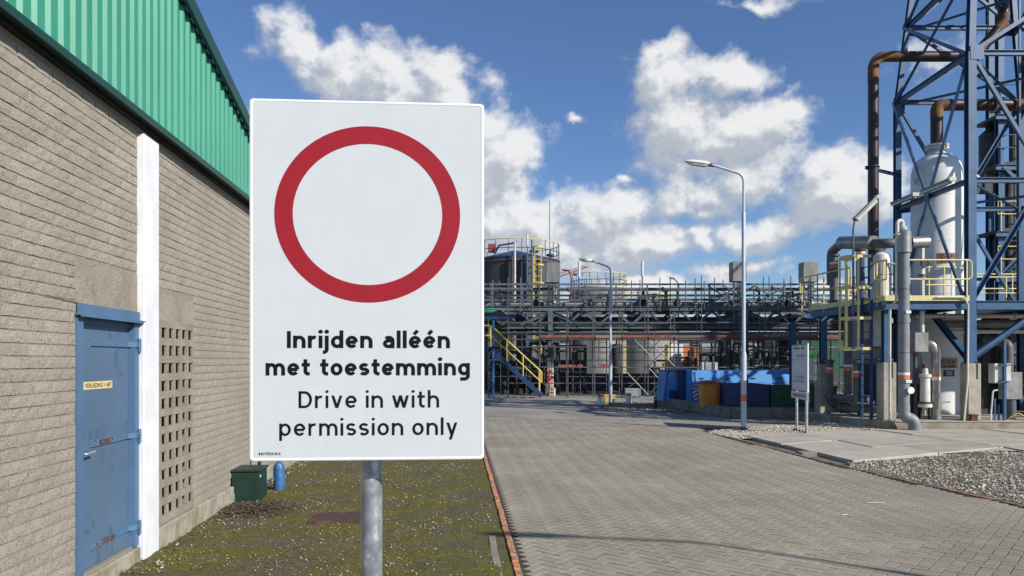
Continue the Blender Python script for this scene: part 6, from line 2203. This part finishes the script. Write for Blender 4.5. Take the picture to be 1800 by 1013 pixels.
# canopy roof over the stair head
cn = thing('canopy_roof', 'green sheet canopy roof on blue posts over the stair landing', 'canopy', (-1.5, 34, 2.4))
q = MB()
A, B_, C_, D_ = V(-.52, 33.2, 4.28), V(-.05, 35.6, 3.72), V(-4.2, 35.6, 3.72), V(-4.2, 33.2, 3.62)
A = V(-.55, 33.3, 4.25)
vs = [V(-4, 33.3, 3.70), V(-.9, 33.3, 3.95), V(-.55, 34.6, 4.18), V(-4, 34.6, 4.18)]
q.add(vs + [v - V(0, 0, .05) for v in vs], [(0, 1, 2, 3), (7, 6, 5, 4), (0, 4, 5, 1), (1, 5, 6, 2), (2, 6, 7, 3), (3, 7, 4, 0)])
q.build('roof_sheet', M_GREEN, cn, smooth=0)
vs = [V(-4, 34.61, 4.18), V(-.55, 34.61, 4.18), V(.15, 36.0, 3.70), V(-4, 36.0, 3.70)]
MB().add(vs + [v - V(0, 0, .05) for v in vs], [(0, 1, 2, 3), (7, 6, 5, 4), (0, 4, 5, 1), (1, 5, 6, 2), (2, 6, 7, 3), (3, 7, 4, 0)]).build('roof_sheet', M_CABGREY, cn, smooth=0)
phb('beam', M_NAVY, cn, V(-4, 33.5, 3.62), V(.15, 33.5, 3.72), .12, .18, .015)
for x in (-.84, -3.6):
    pbeam('post', M_STEEL, cn, V(x, 33.55, 0 if x < -1 else 2.4), V(x, 33.55, 3.62), .10, .10, up=(0, 1, 0))
pbeam('post', M_STEEL, cn, V(-.84, 33.55, 0), V(-.84, 33.55, 2.2), .10, .10, up=(0, 1, 0))

# ------------------------------------------------------------------ tanks


def tank(label, px, halfpx, Y, pytop, m, roofm=None, rails=True, dome=.5, ladder=None, railm=None, name='storage_tank', seam=True):
    R_ = halfpx / 1300 * Y
    x = (px - 900) / 1300 * Y
    zt_ = CAM_H + (635 - pytop) / 1300 * Y
    t = thing(name, label, 'tank', (x, Y, 0))
    MB().lathe([(R_, 0), (R_, zt_)], x, Y, 56).build('shell', m, t)
    MB().lathe([(R_ + .03, zt_ + .001), (R_ + .03, zt_ + .08), (R_ * .5, zt_ + .08 + dome * .5), (.1, zt_ + .08 + dome)], x, Y, 56).build('roof', roofm or m, t)
    if seam:
        for k in range(1, 4):
            MB().lathe([(R_ + .012, zt_ * k / 4), (R_ + .012, zt_ * k / 4 + .05)], x, Y, 56).build('weld_band', m, t)
    if rails:
        rm_ = railm or M_STEEL
        for hh in (.55, 1.1):
            MB().tube([V(x + (R_ - .05) * math.cos(a), Y + (R_ - .05) * math.sin(a), zt_ + .05 + hh) for a in [2 * math.pi * k / 40 for k in range(40)]], .028, 6, closed=True).build('guard_rail', rm_ if hh < 1 else M_YELLOW, t)
        for k in range(22):
            a = 2 * math.pi * k / 22
            pbeam('rail_post', rm_, t, V(x + (R_ - .05) * math.cos(a), Y + (R_ - .05) * math.sin(a), zt_ + .08), V(x + (R_ - .05) * math.cos(a), Y + (R_ - .05) * math.sin(a), zt_ + 1.15), .045, .045, up=(0, 1, 0))
    if ladder:
        lx = (ladder - 900) / 1300 * (Y - R_)
        ly = Y - math.sqrt(max(.01, R_ ** 2 - (lx - x) ** 2)) - .18
        for dx in (-.2, .2):
            pbeam('ladder_stile', M_STAIRY, t, V(lx + dx, ly, .3), V(lx + dx, ly, zt_ + 1.2), .05, .05, up=(0, 1, 0))
        for k in range(int(zt_ / .35)):
            ptube('ladder_rung', M_STAIRY, t, [V(lx - .2, ly, .6 + k * .35), V(lx + .2, ly, .6 + k * .35)], .02, 6)
        for k in range(int(zt_ / 1.1)):
            zz = zt_ + .6 - k * 1.1
            if zz < 2.5: break
            mb = MB()
            for q in range(6):
                a0, a1 = math.pi * q / 6, math.pi * (q + 1) / 6
                mb.beam(V(lx + .36 * math.cos(a0), ly - .6 * math.sin(a0), zz), V(lx + .36 * math.cos(a1), ly - .6 * math.sin(a1), zz), .02, .07)
            mb.build('ladder_hoop', M_STAIRY, t, smooth=0)
    return t, x, R_, zt_


t1, x1, R1, z1 = tank('big dark grey tank with cone roof and guard rail behind the stair', 905, 79, 48, 463, M_TANKDK, M_NAVY, dome=.75, ladder=946, railm=M_DGREY)
# foam pipe ring and vertical pipes on the big tank
MB().tube([V(x1 + (R1 + .06) * math.cos(a), 48 + (R1 + .06) * math.sin(a), z1 - .18) for a in [R(195 + k * 5) for k in range(30)]], .03, 6).build('foam_pipe', M_CRANE, t1)
for (px, m, r, z0, zz) in [(905, M_OFFW, .06, .5, z1 + .9), (926, M_NAVY, .10, .5, z1 + .1), (935, M_STEEL, .05, .5, z1 + 1.0), (938, M_STAIRY, .03, .5, z1), (900, M_DARK, .07, 1, z1)]:
    xx = (px - 900) / 1300 * 44.6
    ptube('riser', m, t1, [V(xx, 44.75, z0), V(xx, 44.75, zz)], r, 8)
ptube('vent_pipe', M_CABGREY, t1, [V(-1.1, 47, z1 + .5), V(-.8, 46, z1 + .85), V(.2, 45.3, z1 + .9), V(.25, 44.75, z1 + .9)], .06, 8, .2)
MB().box(-1.5, -1.0, 46.3, 46.8, z1 + .5, z1 + 1.0).build('roof_valve', M_CRANE, t1, smooth=0)
MB().lathe([(.3, z1 + .5), (.3, z1 + .62), (.08, z1 + .63), (.06, z1 + .85)], x1 + 1.2, 46.6, 12).build('roof_vent', M_NAVY, t1)
MB().lathe([(.25, z1 + .2), (.25, z1 + .32), (.07, z1 + .33), (.05, z1 + .62)], x1 + 2.2, 46.2, 12).build('roof_vent', M_NAVY, t1)
tank('grey tank with flat rim and rails right of the big dark tank', 1052, 50, 60, 509, M_TANKGR, M_OFFW, dome=.25, ladder=1098)
tank('squat pale grey tank with yellow rails behind the scaffold', 1138, 52, 66, 541, M_TANKGR, M_TANKGR, dome=.5, railm=M_YELLOW, ladder=1098)
tank('slender grey tank with valves on top beside the far lamp', 1163, 14, 75, 520, M_TANKGR, M_OFFW, dome=.3, rails=False)
tank('dark rusty tank standing behind the scaffold under the rack', 1020, 20, 55, 520, M_TANKDK, M_DARK, dome=.3, rails=False)
# long bund wall and process blocks behind the rack, coloured dark to imitate shade
bw = thing('bund_wall', 'low concrete bund wall coloured shade-dark behind the pipe rack', 'wall', (5, 41, 0))
pbox('wall_length', M_TANKDK, bw, -8, 21, 41.5, 41.8, 0, 1.0)
BGR = 'dark process equipment behind the scaffold'
br = random.Random(21)
spots = []
for k in range(72):
    px = br.uniform(858, 1460)
    Y = br.uniform(38.2, 44.5)
    if Y > 40.9: Y += 1.3
    x = (px - 900) / 1300 * Y
    if (1080 < px < 1190 or 1015 < px < 1060) and br.random() < .75: continue
    if any((x - a) ** 2 + (Y - b) ** 2 < .55 for a, b in spots): continue
    if (x - x1) ** 2 + (Y - 48) ** 2 < (R1 + .8) ** 2: continue
    spots.append((x, Y))
    h = br.uniform(1.1, 2.6) if px < 1180 else br.uniform(1.5, 3.1)
    kind_ = br.random()
    if kind_ < .5:
        t = thing('process_vessel', 'dark upright vessel with piping behind the scaffold', 'vessel', (x, Y, 0), 0, BGR)
        r = br.uniform(.18, .5)
        m = br.choice((M_MACH, M_DARK, M_MACH, M_TANKDK))
        MB().lathe([(r, .25), (r, h), (r * .8, h + r * .35), (r * .3, h + r * .5)], x, Y, 16).build('shell', m, t)
        for a in range(3):
            pbox('leg', M_DARK, t, x + r * .8 * math.cos(a * 2.1) - .04, x + r * .8 * math.cos(a * 2.1) + .04, Y + r * .8 * math.sin(a * 2.1) - .04, Y + r * .8 * math.sin(a * 2.1) + .04, 0, .25)
        ptube('outlet_pipe', m, t, [V(x, Y, h + r * .4), V(x, Y, h + .5), V(x + r + .3, Y - .1, h + .5), V(x + r + .3, Y - .1, 0)], .06, 8, .1)
    elif kind_ < .75:
        t = thing('pump_unit', 'low shade-toned pump unit on a frame behind the scaffold', 'pump', (x, Y, 0), 0, BGR)
        pbox('base_frame', M_DARK, t, x - .6, x + .6, Y - .35, Y + .35, 0, .25)
        MB().tube([(x - .5, Y, .55), (x + .35, Y, .55)], .25, 14).build('motor', M_MACH, t)
        MB().tube([(x + .36, Y, .55), (x + .6, Y, .55)], .33, 14).build('casing', M_DARK, t)
        ptube('outlet_pipe', M_MACH, t, [V(x + .48, Y, .8), V(x + .48, Y, h + .3), V(x - .4, Y, h + .3), V(x - .4, Y + .4, h + .3)], .07, 8, .12)
    else:
        t = thing('equipment_frame', 'dark steel frame of beams and pipes behind scaffold', 'frame', (x, Y, 0), 0, BGR)
        for (dx, dy) in ((-.7, -.4), (.7, -.4), (-.7, .4), (.7, .4)):
            pbeam('post', M_DARK, t, V(x + dx, Y + dy, 0), V(x + dx, Y + dy, h + .3), .1, .1, up=(0, 1, 0))
        for z in (h * .5, h + .3):
            for dy in (-.4, .4):
                pbeam('beam', M_DARK, t, V(x - .75, Y + dy, z), V(x + .75, Y + dy, z), .08, .12)
        MB().tube([(x - .6, Y, h * .5 + .38), (x + .6, Y, h * .5 + .38)], .3, 14).build('drum', M_MACH, t)
        ptube('pipe', M_RUST if br.random() < .3 else M_MACH, t, [V(x, Y - .45, 0), V(x, Y - .45, h)], .05, 8)
# a few coloured accents between them
t = thing('chemical_cabinet', 'orange cabinet with white front seen through the scaffold', 'cabinet', (10.2, 45, 0))
a, b = at(1201, 648, 45), at(1207, 607, 45)
pbox('side', M_ORANGE, t, a.x, a.x + .55, 44.9, 46, 0, b.z)
pbox('front', M_BANDW, t, a.x - .95, a.x - .03, 44.85, 45.9, 0, b.z + .05)
for dx in (-1.3, -.99):
    pbeam('yellow_post', M_STAIRY, t, V(a.x + dx, 44.6, 0), V(a.x + dx, 44.6, b.z + .1), .09, .09, up=(0, 1, 0))
pbeam('yellow_bar', M_STAIRY, t, V(a.x - 1.5, 44.6, 1.6), V(a.x + .1, 44.6, 1.6), .08, .08)
t = thing('chemical_cabinet', 'dull brick-red tall cabinet right of the orange cabinet', 'cabinet', (11.3, 44, 0))
a, b = at(1218, 650, 43.5), at(1229, 605, 43.5)
pbox('body', M_BROWNPL, t, a.x, b.x, 43.5, 44.3, 0, b.z)
pbox('door', M_BROWNPL, t, a.x + .05, b.x - .05, 43.46, 43.497, .1, b.z - .1)
t = thing('green_shed', 'low dark green shed roofs seen past scaffold right end', 'shed', (18, 47, 0))
pbox('wall', M_SKIPGREEN, t, 17.0, 22, 47, 50, 0, 3.2)
pbox('roof', M_PANELGREY, t, 16.8, 22.2, 46.8, 50.2, 3.202, 3.35)
t = thing('warehouse', 'long low grey shed far behind the tanks', 'warehouse', (20, 100, 0))
pbox('wall', M_PANELGREY, t, -60, 70, 105, 130, 0, 4.6)
pbox('roof', M_ROOF, t, -60.4, 70.4, 104.6, 130.4, 4.602, 5.0)
for k in range(16):
    pbox('door', M_DGREY, t, -50 + k * 7, -47 + k * 7, 104.94, 104.997, 0, 3.5)
# thin white vents and aerials
for (px, py0, py1, Y, lab) in [(927, 411, 432, 49, 'white antenna above the big dark tank'), (1018, 460, 488, 42, 'white tube vent left of the island lamp head'), (1129, 459, 486, 39, 'white tube vent with dark foot on the rack')]:
    a, b = at(px, py1, Y), at(px, py0, Y)
    t = thing('vent_tube', lab, 'vent', (a.x, Y, 4), 0, 'white vent tubes')
    ptube('tube', M_OFFW, t, [a, b], .065 if Y > 45 else .075, 8)
    ptube('stem', M_DGREY, t, [V(a.x, Y, 3.0), a], .04, 6)
t = thing('mast', 'very thin tall radio mast rising above the dark tank', 'mast', (2.65, 50.5, 0))
ptube('pole', M_DGREY, t, [V(2.65, 52, 0), V(2.65, 52, 13.0)], .03, 6)
MB().lathe([(.1, 0), (.1, .3)], 2.65, 52, 8).build('base', M_DGREY, t)
t = thing('crane', 'red lattice crane jib slanting up far behind tanks', 'crane', (6, 90, 0))
a, b = at(945, 500, 92), at(1033, 469, 92)
MB().beam(a, b, .25, .12).build('jib_chord', M_CRANE, t, smooth=0)
MB().beam(a + V(0, 0, .55), b + V(-.4, 0, .12), .1, .08).build('jib_chord', M_CRANE, t, smooth=0)
for k in range(10):
    p = a + (b - a) * (k / 10); q = a + (b - a) * ((k + .6) / 10)
    MB().beam(p, q + V(0, 0, .5 - .04 * k), .06, .06).build('lacing', M_CRANE, t, smooth=0)
ptube('mast', M_CRANE, t, [V(a.x, 92, 0), V(a.x, 92, a.z + .5)], .35, 6)
ptube('hook_block', M_CRANE, t, [at(1011, 480, 92), at(1011, 485, 92)], .25, 6)
# red pipe frame left of grey tank
t = thing('red_pipe', 'slim red fire water pipe rising beside the big dark tank', 'pipe', (3.3, 45, 0))
ptube('tube', M_CRANE, t, [V(3.15, 46.2, 7.4), V(3.55, 45.8, 7.3), V(3.65, 45.5, 6.8), V(3.65, 45.5, 0)], .05, 8, .2)
# wind turbine far away behind the rack
t = thing('wind_turbine', 'distant white wind turbine blade rising behind the pipe rack', 'wind turbine', (75, 250, 0))
hub = at(1271, 536, 250)
ptube('tower', M_OFFW, t, [V(hub.x, 252, 0), V(hub.x, 252, hub.z)], 1.6, 14, r2=.9)
ptube('nacelle', M_OFFW, t, [V(hub.x, 249, hub.z), V(hub.x, 254, hub.z)], 1.3, 10)
for k in range(3):
    a = R(78 - 120 * k)
    L = 15.5
    d = V(math.cos(a), 0, math.sin(a)); nrm = V(-d.z, 0, d.x)
    q = MB()
    q.add([hub - nrm * .5, hub + nrm * .5, hub + d * L * .3 + nrm * .75, hub + d * L * .3 - nrm * .55, hub + d * L + nrm * .1, hub + d * L - nrm * .1,
           hub - nrm * .5 + V(0, .4, 0), hub + nrm * .5 + V(0, .4, 0), hub + d * L * .3 + nrm * .75 + V(0, .25, 0), hub + d * L * .3 - nrm * .55 + V(0, .25, 0), hub + d * L + nrm * .1 + V(0, .1, 0), hub + d * L - nrm * .1 + V(0, .1, 0)],
          [(0, 1, 2, 3), (3, 2, 4, 5), (9, 8, 7, 6), (11, 10, 8, 9), (1, 7, 8, 2), (2, 8, 10, 4), (0, 3, 9, 6), (3, 5, 11, 9), (4, 10, 11, 5), (0, 6, 7, 1)])
    q.build('blade', M_OFFW, t, smooth=0)

# ------------------------------------------------------------------ labels that single out members of a repeated kind
ORD = ['leftmost', 'second from left', 'third from left', 'fourth from left', 'fifth from left', 'sixth from left', 'seventh from left', 'eighth from left', 'ninth from left', 'tenth from left', 'eleventh from left', 'twelfth from left', 'thirteenth from left', 'fourteenth from left', 'fifteenth from left', 'sixteenth from left']


def rank_labels(stem_, text):
    obs = [o for o in COL.objects if o.parent is None and o.name.split('.')[0] == stem_ and 'label' in o]
    obs.sort(key=lambda o: o.location.x / o.location.y)
    n = len(obs)
    for i, o in enumerate(obs):
        j = n - 1 - i
        if i < len(ORD) and i <= j: w_ = ORD[i]
        elif j == 0: w_ = 'rightmost'
        else: w_ = ORD[min(j, 15)].replace('left', 'right')
        o['label'] = text % w_


rank_labels('valve', '%s dark valve with handwheel on the pipe rack deck')
rank_labels('pipe_loop', '%s dark bent pipe loop on the pipe rack')
rank_labels('pump_set', '%s shade-toned pump vessel under the platform')
rank_labels('process_vessel', '%s dark upright vessel behind the scaffold')
rank_labels('pump_unit', '%s low shade-toned pump behind the scaffold')
rank_labels('equipment_frame', '%s dark equipment frame behind the scaffold')
